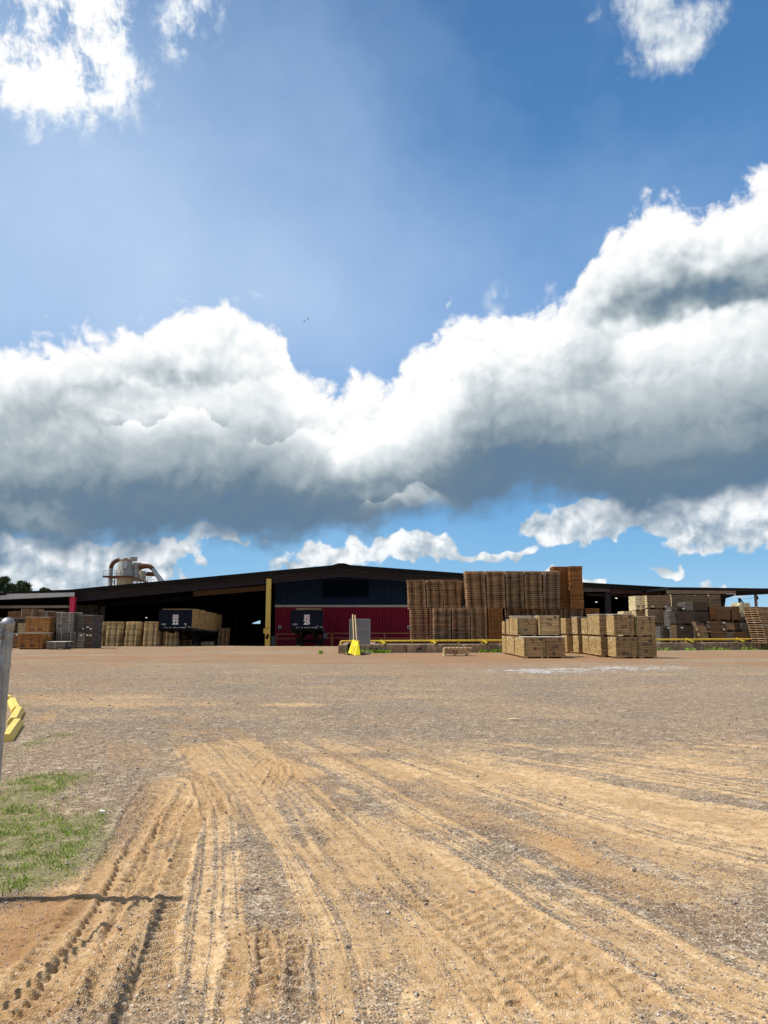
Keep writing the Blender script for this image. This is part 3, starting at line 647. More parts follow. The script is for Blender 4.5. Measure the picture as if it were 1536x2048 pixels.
vx = vv[..., 0] * ca - vv[..., 1] * sa; vy = (vv[..., 0] * sa + vv[..., 1] * ca); vz = vv[..., 2]
vv = np.stack([vx + px_[:, None], vy + py_[:, None], vz + ph_[:, None] + sz[:, None] * .25], 2).reshape(-1, 3)
tf = np.array([(0, 1, 4), (1, 2, 4), (2, 3, 4), (3, 0, 4), (1, 0, 5), (2, 1, 5), (3, 2, 5), (0, 3, 5)])
tris = (np.arange(n)[:, None, None] * 6 + tf[None]).reshape(-1, 3).astype(np.int32)
def tri_mesh(name, vv, tris, mat):
    me = bpy.data.meshes.new(name); me.vertices.add(len(vv)); me.vertices.foreach_set('co', vv.astype(np.float32).ravel())
    me.loops.add(tris.size); me.loops.foreach_set('vertex_index', tris.ravel()); me.polygons.add(len(tris))
    me.polygons.foreach_set('loop_start', np.arange(len(tris), dtype=np.int32) * 3); me.update(calc_edges=True); me.materials.append(mat); return me
m, t, b = new_mat('loose_stone'); P = geo(t); vq = voro(90.0)[1]
setc(t, b, ramp(t, vq, [(0, (.12, .10, .09)), (.4, (.30, .25, .21)), (.75, (.50, .42, .35)), (1, (.85, .80, .72))]), .9, 0, .15)
gs = bpy.data.objects.new('gravel', tri_mesh('gravel', vv, tris, m)); COL.objects.link(gs); tag(gs, 'loose pale and grey stones scattered over the yard', 'gravel', kind='stuff')

# grass
def blades(name, x, y, z, hmin, hmax, label, wd=.004):
    n = len(x); a = rng.random(n) * 6.283; L = hmin + (hmax - hmin) * rng.random(n) ** 1.5; w_ = wd * (1 + rng.random(n)); ln = L * (.2 + .7 * rng.random(n)); b2 = rng.random(n) * 6.283
    ca, sa = np.cos(a) * w_, np.sin(a) * w_; lx, ly = np.cos(b2) * ln, np.sin(b2) * ln
    v = np.stack([np.stack([x - ca, y - sa, z], 1), np.stack([x + ca, y + sa, z], 1), np.stack([x + lx * .4 + ca * .7, y + ly * .4 + sa * .7, z + L * .65], 1),
                  np.stack([x + lx * .4 - ca * .7, y + ly * .4 - sa * .7, z + L * .65], 1), np.stack([x + lx, y + ly, z + L * .9], 1)], 1).reshape(-1, 3)
    tr = (np.arange(n)[:, None, None] * 5 + np.array([(0, 1, 2), (0, 2, 3), (3, 2, 4)])[None]).reshape(-1, 3).astype(np.int32)
    o = bpy.data.objects.new(name, tri_mesh(name, v, tr, M['grass'])); COL.objects.link(o); return tag(o, label, name, kind='stuff')
N = 420000; x = -8.5 + 8.0 * rng.random(N); y = 4.2 + 11 * rng.random(N) ** 1.3; k_ = np.abs(x) < .54 * y + .5; x, y = x[k_], y[k_]
r_ = ground(x, y); k_ = rng.random(len(x)) < np.clip(r_[5] * 1.3 - .14, 0, 1) ** 1.6 * sst(.38, .62, fbm(x * 7, y * 7, 73, 3, .6)) ** .8
xt = x[k_]; yt = y[k_]; zt_ = r_[0][k_]; kt = (rng.random(len(xt)) < .10) & (fbm(xt * 4, yt * 4, 79, 3) > .52)
blades('grass_tufts', xt[kt], yt[kt], zt_[kt] - .003, .03, .075, 'scattered taller grass tufts at the left edge', .0022)
blades('grass', x[k_], y[k_], r_[0][k_] - .003, .010, .036, 'patchy short green grass on the dirt at the left edge', .0016)
def tuft(cx, cy, rx, ry, n, h0, h1, z=0):
    r = np.sqrt(rng.random(n)); a = rng.random(n) * 6.283; return cx + rx * r * np.cos(a), cy + ry * r * np.sin(a), np.full(n, z), h0, h1
KY = lambda x: 45.3 + (x + 2.8) * .26                  # front line of the concrete platform
wx_ = []; wy_ = []
for x0, x1, n, d_ in ((-3.75, -3.1, 900, .9), (-2.2, .9, 1700, .25), (5.8, 7.2, 260, .2), (16, 19.5, 120, .12), (19, 26, 300, .15)):
    xx = x0 + (x1 - x0) * rng.random(n); wx_.append(xx); wy_.append(KY(xx) - .05 - d_ * rng.random(n) ** 2 + (.8 if x0 < -3 else 0))
wx_ = np.concatenate(wx_); wy_ = np.concatenate(wy_); k_ = rng.random(len(wx_)) < sst(.42, .62, fbm(wx_ * 1.4, wy_ * .6, 77, 3, .6)); wx_, wy_ = wx_[k_], wy_[k_]
blades('weeds', wx_, wy_, np.zeros(len(wx_)), .05, .28, 'green weeds along the foot of the concrete kerb', .02)

# ---------------------------------------------------------------- lumber shed
def FY(x): return 70 + .07 * (x + 3.8)                # the shed front, slightly turned
ROOFPX = [(-60, 1188), (0, 1186), (147, 1180), (211, 1173.5), (360, 1160), (683, 1130), (930, 1148), (1167, 1166), (1345, 1176)]
def rxz(px, py):
    Y = 70.0
    for _ in range(4): Y = FY(X(px, Y, 5))
    return X(px, Y, 5), Z(py, Y)
RP = [rxz(*p) for p in ROOFPX]
def roofz(x):
    for (a, za), (b_, zb) in zip(RP, RP[1:]):
        if x <= b_: return za + (zb - za) * (x - a) / (b_ - a)
    return RP[-1][1]
shed = empty('lumber_shed', (-3.8, 70, 0), 'long dark open-fronted lumber shed with low gable roof and red and blue clad wall', 'shed')
BACK = 112
def slab(mb, z0, z1, y0f, y1f, xs=None, mi=0):
    P = RP if xs is None else [(x, roofz(x)) for x in xs]
    for (xa, za), (xb, zb) in zip(P, P[1:]):
        mb.hexa([(xa, y0f(xa), za + z0), (xb, y0f(xb), zb + z0), (xb, y1f(xb), zb + z0), (xa, y1f(xa), za + z0),
                 (xa, y0f(xa), za + z1), (xb, y0f(xb), zb + z1), (xb, y1f(xb), zb + z1), (xa, y1f(xa), za + z1)], mi)
    return mb
bk = lambda x: BACK
rf = slab(MB(), -.16, 0, lambda x: FY(x) - .25, bk).build('roof', M['roof_top'], shed)
mb = MB(); slab(mb, -.10, .035, lambda x: FY(x) - .40, lambda x: FY(x) - .26); slab(mb, -.24, -.12, lambda x: FY(x) - .36, lambda x: FY(x) - .255); slab(mb, -.42, -.26, lambda x: FY(x) - .30, lambda x: FY(x) - .2)
mb.build('roof_edge_trim', M['roof_edge'], rf)
mb = MB(); rx_, rz_ = RP[5]; mb.prism([(rx_ - .8, rz_ - .03), (rx_, rz_ + .02), (rx_ + .8, rz_ - .03), (rx_ + .25, rz_ + .13), (rx_ - .25, rz_ + .13)], FY(rx_) - .5, 111); mb.build('ridge_cap', M['roof_edge'], rf)
# gable beam under the roof edge (an I-beam: two flanges and a web)
mb = MB(); XB = [-27.9, -20, -14, -10.6, -3.83, 5, 12, 17.9]
slab(mb, -.62, -.44, lambda x: FY(x) + .10, lambda x: FY(x) + .42, XB); slab(mb, -1.0, -.62, lambda x: FY(x) + .23, lambda x: FY(x) + .29, XB); slab(mb, -1.05, -1.0, lambda x: FY(x) + .05, lambda x: FY(x) + .47, XB)
mb.build('gable_beam', M['beam'], shed)
mb = MB()
for k_ in range(1, 9): slab(mb, -.52, -.18, lambda x, k_=k_: FY(x) + .3 + k_ * 4.6, lambda x, k_=k_: FY(x) + .5 + k_ * 4.6)
mb.build('rafter', M['inner'], shed)
# corrugated walls
def corr(x0, x1, y, z0f, z1f, pitch=.29, d=.12):
    mb = MB(); x = x0; P = []
    while x < x1:
        P += [(x, y), (x + pitch * .58, y), (x + pitch * .64, y + d), (x + pitch * .94, y + d)]; x += pitch
    P.append((x1, y))
    for (xa, ya), (xb, yb) in zip(P, P[1:]):
        mb.add([(xa, ya, z0f(xa)), (xb, yb, z0f(xb)), (xb, yb, z1f(xb)), (xa, ya, z1f(xa)), (xa, ya + .12, z0f(xa)), (xb, yb + .12, z0f(xb)), (xb, yb + .12, z1f(xb)), (xa, ya + .12, z1f(xa))],
               [(0, 1, 2, 3), (5, 4, 7, 6), (3, 2, 6, 7), (1, 0, 4, 5)])
    return mb
WY = 75.6; WX0, WX1 = X(551, WY, 3), 10.0
zr = lambda x: 3.40; zt = lambda x: roofz(x) - .25
corr(WX0, WX1, WY, lambda x: -.7, zr).build('red_wall_cladding', M['red_wall'], shed)
corr(WX0, WX1, WY, lambda x: 3.58, zt).build('blue_wall_cladding', M['blue_wall'], shed)
MB().box(WX0 - .05, WX1, WY - .10, WY - .004, 3.39, 3.60).build('wall_trim_strip', M['white_trim'], shed)
MB().box(X(645, WY), X(737, WY), WY - .16, WY - .10, Z(1195, WY), Z(1162, WY)).build('blank_sign_board', M['sign_navy'], shed)
for px in (560, 817.5):
    x = X(px, WY); mb = MB(); mb.box(x - .14, x + .14, WY - .16, WY - .01, Z(1257.5, WY), Z(1251, WY)); o = mb.build('meter_box', M['white_trim'], shed)
    MB().box(x - .06, x + .07, WY - .175, WY - .162, Z(1255.5, WY), Z(1253, WY)).build('dial', M['black'], o)
# side return of the clad wall, inner and outer walls
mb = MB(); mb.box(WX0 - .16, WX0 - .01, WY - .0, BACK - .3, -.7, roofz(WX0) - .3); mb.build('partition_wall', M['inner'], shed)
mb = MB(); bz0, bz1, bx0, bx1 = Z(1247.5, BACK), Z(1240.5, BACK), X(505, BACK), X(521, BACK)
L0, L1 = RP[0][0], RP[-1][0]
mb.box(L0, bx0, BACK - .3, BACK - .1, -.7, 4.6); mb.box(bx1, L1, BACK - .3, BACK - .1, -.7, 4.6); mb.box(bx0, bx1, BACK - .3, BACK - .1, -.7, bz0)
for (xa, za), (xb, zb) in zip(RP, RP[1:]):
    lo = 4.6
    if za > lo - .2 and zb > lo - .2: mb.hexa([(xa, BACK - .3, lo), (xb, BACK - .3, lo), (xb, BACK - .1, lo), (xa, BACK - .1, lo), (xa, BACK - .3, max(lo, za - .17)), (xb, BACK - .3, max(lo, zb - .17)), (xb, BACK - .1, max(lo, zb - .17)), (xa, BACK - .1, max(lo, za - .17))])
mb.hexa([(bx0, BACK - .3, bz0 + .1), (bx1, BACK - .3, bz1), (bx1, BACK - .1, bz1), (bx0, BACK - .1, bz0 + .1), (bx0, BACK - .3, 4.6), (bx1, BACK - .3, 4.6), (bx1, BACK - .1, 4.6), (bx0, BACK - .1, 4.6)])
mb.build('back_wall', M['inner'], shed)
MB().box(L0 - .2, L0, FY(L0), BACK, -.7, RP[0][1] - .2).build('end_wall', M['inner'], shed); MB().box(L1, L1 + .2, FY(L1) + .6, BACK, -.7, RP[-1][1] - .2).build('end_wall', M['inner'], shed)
corr(X(150, 79, 3), X(203, 79, 3), 79, lambda x: 1.2, lambda x: 3.7, .5).build('inner_cladding_panel', paint('dim_grey_cladding', (.16, .15, .15), .7, .5), shed)
# columns
def hcol(px0, px1, Y, z1, mat, name, z0=-.2):
    x0, x1 = X(px0, Y, 2), X(px1, Y, 2); mb = MB()
    mb.box(x0, x1, Y, Y + .035, z0, z1); mb.box(x0, x1, Y + .35, Y + .385, z0, z1); mb.box((x0 + x1) / 2 - .02, (x0 + x1) / 2 + .02, Y + .037, Y + .348, z0, z1)
    return mb.build(name, mat, shed), x0, x1
yc, cx0, cx1 = hcol(530.8, 540.2, 69.2, roofz(-10.6) - .62, M['yellow'], 'yellow_column', -.3)
mb = MB(); cm = (cx0 + cx1) / 2
mb.prism([(cm - .15, .45), (cm + .02, .38), (cm + .12, .55), (cm + .16, .78), (cm - .02, .95), (cm - .06, .74), (cm - .16, .66)], 69.185, 69.198)
mb.build('chipped_paint_patch', M['black'], yc); MB().box(cm - .05, cm + .05, 69.185, 69.198, 1.32, 1.43).build('chipped_paint_patch', M['black'], yc)
MB().box(cx0 - .14, cx0, 69.1, 69.3, .9, 1.35).build('bracket', M['yellow'], yc)
hcol(137, 147, 67.9, Z(1193, 67.9), M['red_col'], 'red_column')
hcol(1213, 1223.5, 72.2, roofz(19.5) - .5, M['beam'], 'purple_brown_column', -.6)
hcol(1166, 1170, 73, roofz(17) - .5, M['beam'], 'purple_brown_column', -.6)
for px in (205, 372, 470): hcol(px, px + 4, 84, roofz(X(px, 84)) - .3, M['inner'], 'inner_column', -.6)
# pale fascia and beams of the left wing
def bandpx(name, pts, Y, dpt, mat):
    P = [(X(px, Y, 3), Z(py, Y)) for px, py in pts]; return MB().prism(P, Y, Y + dpt).build(name, mat, shed)
bandpx('fascia_board', [(-60, 1202), (147, 1192.5), (147, 1184.8), (-60, 1189.5)], 67.6, .06, M['pale_beam'])
bandpx('cross_beam', [(-60, 1216.8), (137, 1215.8), (137, 1210.8), (-60, 1211.2)], 72, .3, M['pale_beam'])
bandpx('cross_beam', [(-60, 1224), (138, 1222), (138, 1220.2), (-60, 1221)], 76, .2, M['brown_beam'])
bandpx('timber_beam', [(385, 1193), (529, 1181), (529, 1171), (385, 1183)], 77, .2, M['brown_beam'])
bandpx('timber_beam', [(195, 1214), (385, 1201), (385, 1191), (205, 1206)], 77.5, .2, M['inner'])
bandpx('girder', [(1168, 1183.5), (1221.5, 1183), (1221.5, 1176.2), (1168, 1174)], 72.0, .18, paint('purple_grey_girder', (.13, .115, .16), .6, .4))
bandpx('girder', [(1222, 1187), (1343, 1189), (1343, 1181.5), (1222, 1177.5)], 72.4, .18, paint('maroon_girder', (.075, .03, .035), .6, .5))
bandpx('cross_beam', [(1175, 1192), (1290, 1195), (1290, 1191), (1175, 1187)], 80, .2, paint('dim_purple_beam', (.11, .09, .11), .6, .4))
mb = MB()
for a, b_ in (((187, 1192), (204, 1210)), ((204, 1210), (215, 1190)), ((200, 1207), (200, 1243)), ((204, 1210), (190, 1225))):
    mb.bar((X(a[0], 74, 4), 74, Z(a[1], 74)), (X(b_[0], 74, 4), 74, Z(b_[1], 74)), .12)
mb.build('truss_brace', M['inner'], shed)
for px, py, Y in ((243, 1187, 70.4), (392, 1172, 70.4), (508, 1160.5, 70.4), (624.5, 1149.3, 70.6), (1192.5, 1204.3, 82), (1232.5, 1196.5, 78), (1263, 1215.5, 90), (294, 1235.5, 96)):
    x, z = X(px, Y, 4), Z(py, Y); mb = MB(); mb.box(x - .12, x + .12, Y - .05, Y + .12, z - .02, z + .06); o = mb.build('flood_lamp', M['white_trim'], shed)
    MB().box(x - .11, x + .11, Y - .075, Y - .052, z - .03, z + .03).build('lamp_glass', M['lens'], o)

# open canopy on the right
can = empty('open_canopy', (24, 66, 0), 'flat dark-roofed canopy on thin posts behind the stacks at far right', 'canopy')
Y = 66
c0, c1 = X(1337, Y, 4.5), X(1640, Y, 4.5)
mb = MB(); mb.hexa([(c0, Y, Z(1179, Y)), (c1, Y, Z(1181.5, Y)), (c1, Y + 7, Z(1181.5, Y)), (c0, Y + 7, Z(1179, Y)), (c0, Y, Z(1174.2, Y)), (c1, Y, Z(1178, Y)), (c1, Y + 7, Z(1178, Y)), (c0, Y + 7, Z(1174.2, Y))])
mb.build('roof', M['roof_edge'], can)
MB().prism([(X(1335, Y, 4), Z(1187.5, Y)), (X(1473, Y, 4), Z(1187.8, Y)), (X(1473, Y, 4), Z(1181.5, Y)), (X(1335, Y, 4), Z(1180, Y))], Y + .05, Y + .12).build('fascia_board', M['brown_beam'], can)
MB().prism([(X(1473.5, Y, 4), Z(1191.5, Y)), (X(1560, Y, 4), Z(1187, Y)), (X(1560, Y, 4), Z(1181.5, Y)), (X(1473.5, Y, 4), Z(1181.5, Y))], Y + .1, Y + .25).build('edge_beam', M['inner'], can)
MB().prism([(X(1335, Y, 4), Z(1194, Y)), (X(1440, Y, 4), Z(1201, Y)), (X(1473, Y, 4), Z(1191, Y)), (X(1473, Y, 4), Z(1187.9, Y)), (X(1335, Y, 4), Z(1187.6, Y))], Y + .3, Y + .5).build('haunch', M['inner'], can)
MB().prism([(X(1325, Y + 6.4, 4), Z(1222, Y + 6.4)), (X(1447, Y + 6.4, 4), Z(1222, Y + 6.4)), (X(1455, Y + 6.4, 4), Z(1180, Y + 6.4)), (X(1325, Y + 6.4, 4), Z(1178.5, Y + 6.4))], Y + 6.4, Y + 6.6).build('sky_blocking_panel', M['inner'], can)  # added dark panel, blocks the bright slit of sky under the roof
for px, w_ in ((1451, 7), (1520.5, 3.5), (1600, 4), (1340, 5)):
    x0, x1 = X(px - w_ / 2, Y, 3), X(px + w_ / 2, Y, 3); MB().box(x0, x1, Y + .55, Y + .8, -.6, Z(1187, Y)).build('post', M['brown_beam'] if px > 1500 else M['inner'], can)

# ---------------------------------------------------------------- dust collector behind the roof
CYD = 118
def cx(zx, z=8): return X(180 + zx / 8.533, CYD, z)
def cz(zy): return Z(1090 + zy / 8.533, CYD)
cyc = empty('dust_collector', (cx(590), CYD, 0), 'rusty grey cyclone dust collector with curved ducts rising behind the shed roof', 'dust collector')
def lat(name, xl, xr, xt_l, xt_r, zb, zt_, mat, parent=cyc, n=28, y=0.0, extra=None):
    mb = MB(); rb = (cx(xr) - cx(xl)) / 2; rt = (cx(xt_r) - cx(xt_l)) / 2; c_ = (cx(xl) + cx(xr)) / 2
    mb.lathe([(rb, cz(zb)), (rb * 1.02, cz(zb) + .03), (rt * 1.0, cz(zt_) - .03), (rt, cz(zt_))] + (extra or []), (c_, CYD + y, 0), n); return mb.build(name, mat, parent, smooth=False)
drum = lat('drum', 438, 740, 482, 700, 535, 285, M['cyc'])
lat('cone_cap', 482, 700, 560, 620, 284, 225, M['rust'], drum)
lat('lower_hopper', 470, 722, 455, 735, 900, 540, M['cyc_warm'])
lat('exhaust_stack', 640, 768, 632, 776, 275, 205, M['cyc'], y=.4)
MB().box(cx(585), cx(668), CYD - 1.45, CYD - 1.0, cz(408), cz(285)).build('access_door', paint('plain_grey_hatch', (.42, .44, .44), .5, .2), drum)
lat('side_drum', 700, 845, 690, 835, 620, 300, M['cyc'], y=.5)
lat('side_hopper', 815, 940, 835, 945, 600, 440, M['cyc_warm'], y=.2)
def arc(cxp, czp, r, a0, a1, n=9): return [(cx(cxp + r * math.cos(R(a0 + (a1 - a0) * i / n))), CYD, cz(czp - r * math.sin(R(a0 + (a1 - a0) * i / n)))) for i in range(n + 1)]
rr = .31
MB().tube([(cx(344), CYD, 0)] + [(cx(344), CYD, cz(402))], rr, 16).build('down_duct', M['duct_grey'], cyc, smooth=False)
MB().tube(arc(490, 400, 145, 180, 92), rr + .01, 16).build('rusty_elbow', M['rust'], cyc)
MB().tube([(cx(488), CYD, cz(253)), (cx(600), CYD, cz(262))], rr - .03, 16).build('inlet_duct', M['duct_grey'], cyc)
MB().tube([(cx(838), CYD, cz(372)), (cx(900), CYD, cz(362)), (cx(960), CYD, cz(360)), (cx(1010), CYD, cz(368)), (cx(1045), CYD, cz(392)), (cx(1062), CYD, cz(408))], [.5, .42, .36, .35, .35, .35], 16).build('rusty_elbow', M['rust'], cyc)
MB().tube([(cx(1058), CYD, cz(400)), (cx(1110), CYD, cz(478)), (cx(1240), CYD, cz(645)), (cx(1700), CYD, cz(1240))], [.33, .34, .42, .44], 16).build('slanting_duct', M['duct_grey'], cyc)
MB().tube([(cx(940), CYD + .5, cz(492)), (cx(1090), CYD + .5, cz(495))], .34, 14).build('cross_duct', M['rust'], cyc)
mb = MB(); mb.box(cx(290), cx(752), CYD - 1.9, CYD + 1.6, cz(562), cz(542)); mb.box(cx(290), cx(752), CYD - 1.95, CYD - 1.87, cz(566), cz(538)); wk = mb.build('walkway', M['rust'], cyc)
MB().hexa([(cx(748), CYD - 1.8, cz(570)), (cx(1010), CYD - 1.8, cz(655)), (cx(1010), CYD - 1.0, cz(655)), (cx(748), CYD - 1.0, cz(570)), (cx(748), CYD - 1.8, cz(540)), (cx(1040), CYD - 1.8, cz(640)), (cx(1040), CYD - 1.0, cz(640)), (cx(748), CYD - 1.0, cz(540))]).build('sloping_stair', M['rust'], cyc)
mb = MB(); yq = CYD - 1.85
for zx in (292, 430, 515, 578, 660): mb.bar((cx(zx), yq, cz(545)), (cx(zx), yq, cz(445)), .04)
for zy in (447, 492): mb.bar((cx(290), yq, cz(zy)), (cx(520) if zy == 447 else cx(660), yq, cz(zy + 8)), .035)
mb.bar((cx(292), CYD - 1.85, cz(447)), (cx(292), CYD + 1.5, cz(447)), .035)
mb.build('handrail', M['rust'], wk)
mb = MB()
for zx in (965, 1000, 1040, 1070, 1120): mb.bar((cx(zx), CYD - .5, cz(700)), (cx(zx), CYD - .5, cz(540 if zx < 1100 else 585)), .05)
for zy in (552, 600): mb.bar((cx(940), CYD - .5, cz(zy)), (cx(1072), CYD - .5, cz(zy)), .05)
mb.bar((cx(970), CYD - .5, cz(620)), (cx(1050), CYD - .5, cz(545)), .05); mb.bar((cx(1070), CYD - .5, cz(590)), (cx(1122), CYD - .5, cz(590)), .05)
mb.build('support_lattice', M['metal_grey'], cyc)
mb = MB()
for zx in (385, 430): mb.bar((cx(zx), CYD, 0), (cx(zx - 10), CYD, cz(565)), .14)
mb.bar((cx(400), CYD, cz(610)), (cx(425), CYD, cz(700)), .1)
for zx in (720, 800, 860): mb.bar((cx(zx), CYD, 0), (cx(zx), CYD, cz(600)), .14)
mb.build('support_leg', M['metal_grey'], cyc)

# ---------------------------------------------------------------- trees beyond the shed
def tree(cxx, cy, clumps, h, label, seed):
    r_ = np.random.default_rng(seed); root = empty('broadleaf_tree', (cxx, cy, 0), label, 'tree', 'trees beyond the shed roof')
    mb = MB(); mb.tube([(cxx, cy, -.2), (cxx + .1, cy, h * .35), (cxx - .1, cy, h * .62)], [.34, .26, .16], 8)
    V = []; 
    for (ox, oz, rad, nn) in clumps:
        mb.tube([(cxx, cy, h * .45), (cxx + ox * .6, cy, (h * .45 + oz) / 2 + .3), (cxx + ox, cy, oz)], [.13, .09, .04], 6)
        u = r_.normal(size=(nn, 3)); u /= np.linalg.norm(u, axis=1)[:, None]; rr_ = rad * (.35 + .65 * r_.random(nn) ** .5)[:, None] * (.75 + .5 * r_.random(nn)[:, None])
        V.append(u * rr_ * (1, 1, .72) + (cxx + ox, cy + r_.normal() * .5, oz))
    mb.build('trunk', M['bark'], root)
    C_ = np.concatenate(V); n = len(C_); a = r_.normal(size=(n, 3)); a /= np.linalg.norm(a, axis=1)[:, None]; b_ = np.cross(a, r_.normal(size=(n, 3))); b_ /= np.linalg.norm(b_, axis=1)[:, None]
    s = (.07 + .11 * r_.random(n))[:, None]; v = np.stack([C_ - a * s, C_ + b_ * s * .6, C_ + a * s, C_ - b_ * s * .6], 1).reshape(-1, 3) - np.array([cxx, cy, 0])
    tr = (np.arange(n)[:, None, None] * 4 + np.array([(0, 1, 2), (0, 2, 3)])[None]).reshape(-1, 3).astype(np.int32)
    o = bpy.data.objects.new('crown', tri_mesh('crown', v, tr, M['leaf'])); COL.objects.link(o); o.parent = root
TY = 130
def tx(px): return X(px, TY, 8)
def tz(py): return Z(py, TY)
def cl(L, c0): return [(tx(px) - c0, tz(py), r_, n_) for px, py, r_, n_ in L]
tree(tx(14), TY, cl([(-6, 1172, 1.3, 900), (6, 1162, 1.0, 800), (16, 1160, .8, 600), (12, 1175, 1.3, 900), (24, 1176, 1.0, 600), (-18, 1165, 1.4, 900), (2, 1184, 1.6, 800), (26, 1186, 1.4, 800)], tx(14)), tz(1158), 'larger dark tree whose crown reaches the left edge above the shed roof', 1)
tree(tx(36), TY + 2, cl([(34, 1168, 1.0, 700), (42, 1171, .8, 500), (46, 1178, .8, 500), (36, 1180, 1.1, 700), (44, 1188, 1.1, 600)], tx(36)), tz(1166), 'middle-sized dark tree just right of the tree at the left edge', 2)
tree(tx(67), TY + 4, cl([(60, 1183, .7, 400), (66, 1179, .7, 500), (74, 1180, .7, 500), (79, 1184, .6, 400), (68, 1188, 1.0, 500)], tx(67)), tz(1178), 'low dark treetop peeping over the roof left of the dust collector', 3)
tree(tx(118), TY + 6, cl([(109, 1184, .5, 260), (118, 1184, .5, 260), (126, 1185, .5, 260), (118, 1189, .8, 400)], tx(118)), tz(1184), 'barely visible treetop just showing over the pale fascia', 4)

# ---------------------------------------------------------------- concrete platform with kerb
PT = .50
plat = empty('concrete_platform', (0, KY(0), 0), 'weathered grey concrete loading platform with a cracked kerb in front of the stacks', 'platform')
mb = MB(); XA, XZ = X(677, KY(-2.6)), 40.0; n = 60
rngp = np.random.default_rng(5)
for i in range(n):
    xa, xb = XA + (XZ - XA) * i / n, XA + (XZ - XA) * (i + 1) / n
    mb.add([(xa, KY(xa) + .55, PT - .04), (xb, KY(xb) + .55, PT - .04), (xb, KY(xb) + 9.5, PT - .04), (xa, KY(xa) + 9.5, PT - .04)], [(0, 1, 2, 3)])
mb.add([(XA, KY(XA) + .5, 0), (XA, KY(XA) + 9.5, 0), (XA, KY(XA) + 9.5, PT - .04), (XA, KY(XA) + .5, PT - .04)], [(0, 3, 2, 1)])
mb.add([(XA, KY(XA) + 9.5, -.3), (XZ, KY(XZ) + 9.5, -.3), (XZ, KY(XZ) + 9.5, PT - .04), (XA, KY(XA) + 9.5, PT - .04)], [(0, 1, 2, 3)])
mb.build('deck', M['concrete'], plat)
# kerb blocks, each broken and worn
def kerb_block(xa, xb, seed):
    r_ = np.random.default_rng(seed); m_ = max(3, int((xb - xa) / .18)); xs = np.linspace(xa, xb, m_); zs = [0, .12, .25, .38, .47, PT]; rows = []
    for x in xs:
        e_ = 1 if xa < x < xb else .6; y0 = KY(x); bite = .22 * max(0, fbm(np.array([x * .9]), np.array([seed * 3.1]), 7, 3)[0] - .56) / .2
        f_ = [-.02, 0, .0, .01, .02 + bite * .4, .05 + bite * .9]
        rows.append([(x, y0 + f_[j] + .03 * (fbm(np.array([x * 2.3]), np.array([z * 5 + seed]), 3, 3)[0] - .5) * 2, z * (1 - .04 * (1 - e_)) - (bite * .5 if j == 5 else 0)) for j, z in enumerate(zs)] + [(x, y0 + .54, PT - bite * .1), (x, y0 + .54, 0)])
    mb = MB(); k_ = len(rows[0]); V = [p for r__ in rows for p in r__]
    F = [(i * k_ + j, (i + 1) * k_ + j, (i + 1) * k_ + j + 1, i * k_ + j + 1) for i in range(m_ - 1) for j in range(k_ - 1)] + [tuple(range(k_ - 1, -1, -1)), tuple((m_ - 1) * k_ + j for j in range(k_))]
    mb.add(V, F); mb.build('kerb_block', M['concrete'], plat)
cuts = [XA, 1.35, 5.0, 9.2, 13.5, X(1406, 51.5), 25.5, 31, 40]
for i, (a, b_) in enumerate(zip(cuts, cuts[1:])): kerb_block(a, b_ - .05, i + 2)

# yellow pipe rail on the kerb
rail = empty('yellow_rail', (0, KY(0) + .25, PT), 'long yellow steel stop rail with slanted feet along the concrete kerb', 'rail')
ang = math.atan(.26); xr0 = X(681, KY(-2.6)); RZ = PT + .20
def rp(x, dy=.25, z=RZ): return (x, KY(x) + dy, z)
MB().tube([rp(xr0, .25, PT), rp(xr0, .25, RZ - .05), rp(xr0 + .06, .25, RZ), rp(40)], .062, 10).build('long_pipe', M['yellow_rail'], rail)
BR = [X(760, KY(-.2)), X(862, KY(2.6)), X(965, KY(5.6)), X(1373, KY(20)), X(1475, KY(23.6)), X(1580, KY(27.5))]
for x in BR:
    MB().bar(rp(x, .25, PT), rp(x, .25, RZ - .05), .11, .10).build('post', M['yellow_rail'], rail)
    mb = MB(); mb.bar(rp(x + .02, .19, RZ + .05), rp(x + (.30 if x < 10 else .48), .02, PT + .05), .17, .10); o = mb.build('slanted_foot', M['yellow_new'] if False else paint('sunlit_yellow_foot', (.86, .68, .05), .5, .3, (.4, .3, .08)), rail)
    MB().box(x + (.26 if x < 10 else .46), x + (.40 if x < 10 else .60), KY(x) + .02, KY(x) + .18, PT + .004, PT + .03).build('foot_plate', M['black'], o)
for x in (X(824, KY(1.8)), X(918, KY(4)), X(1000, 48)): MB().bar(rp(x, .25, PT), rp(x, .25, RZ - .05), .07).build('post', M['yellow_rail'], rail)
# dark steel sill lying behind the rail
MB().box(-.55, 6.0, KY(2) + 2.0, KY(2) + 2.25, PT, PT + .10).build('steel_sill', M['black'], plat)

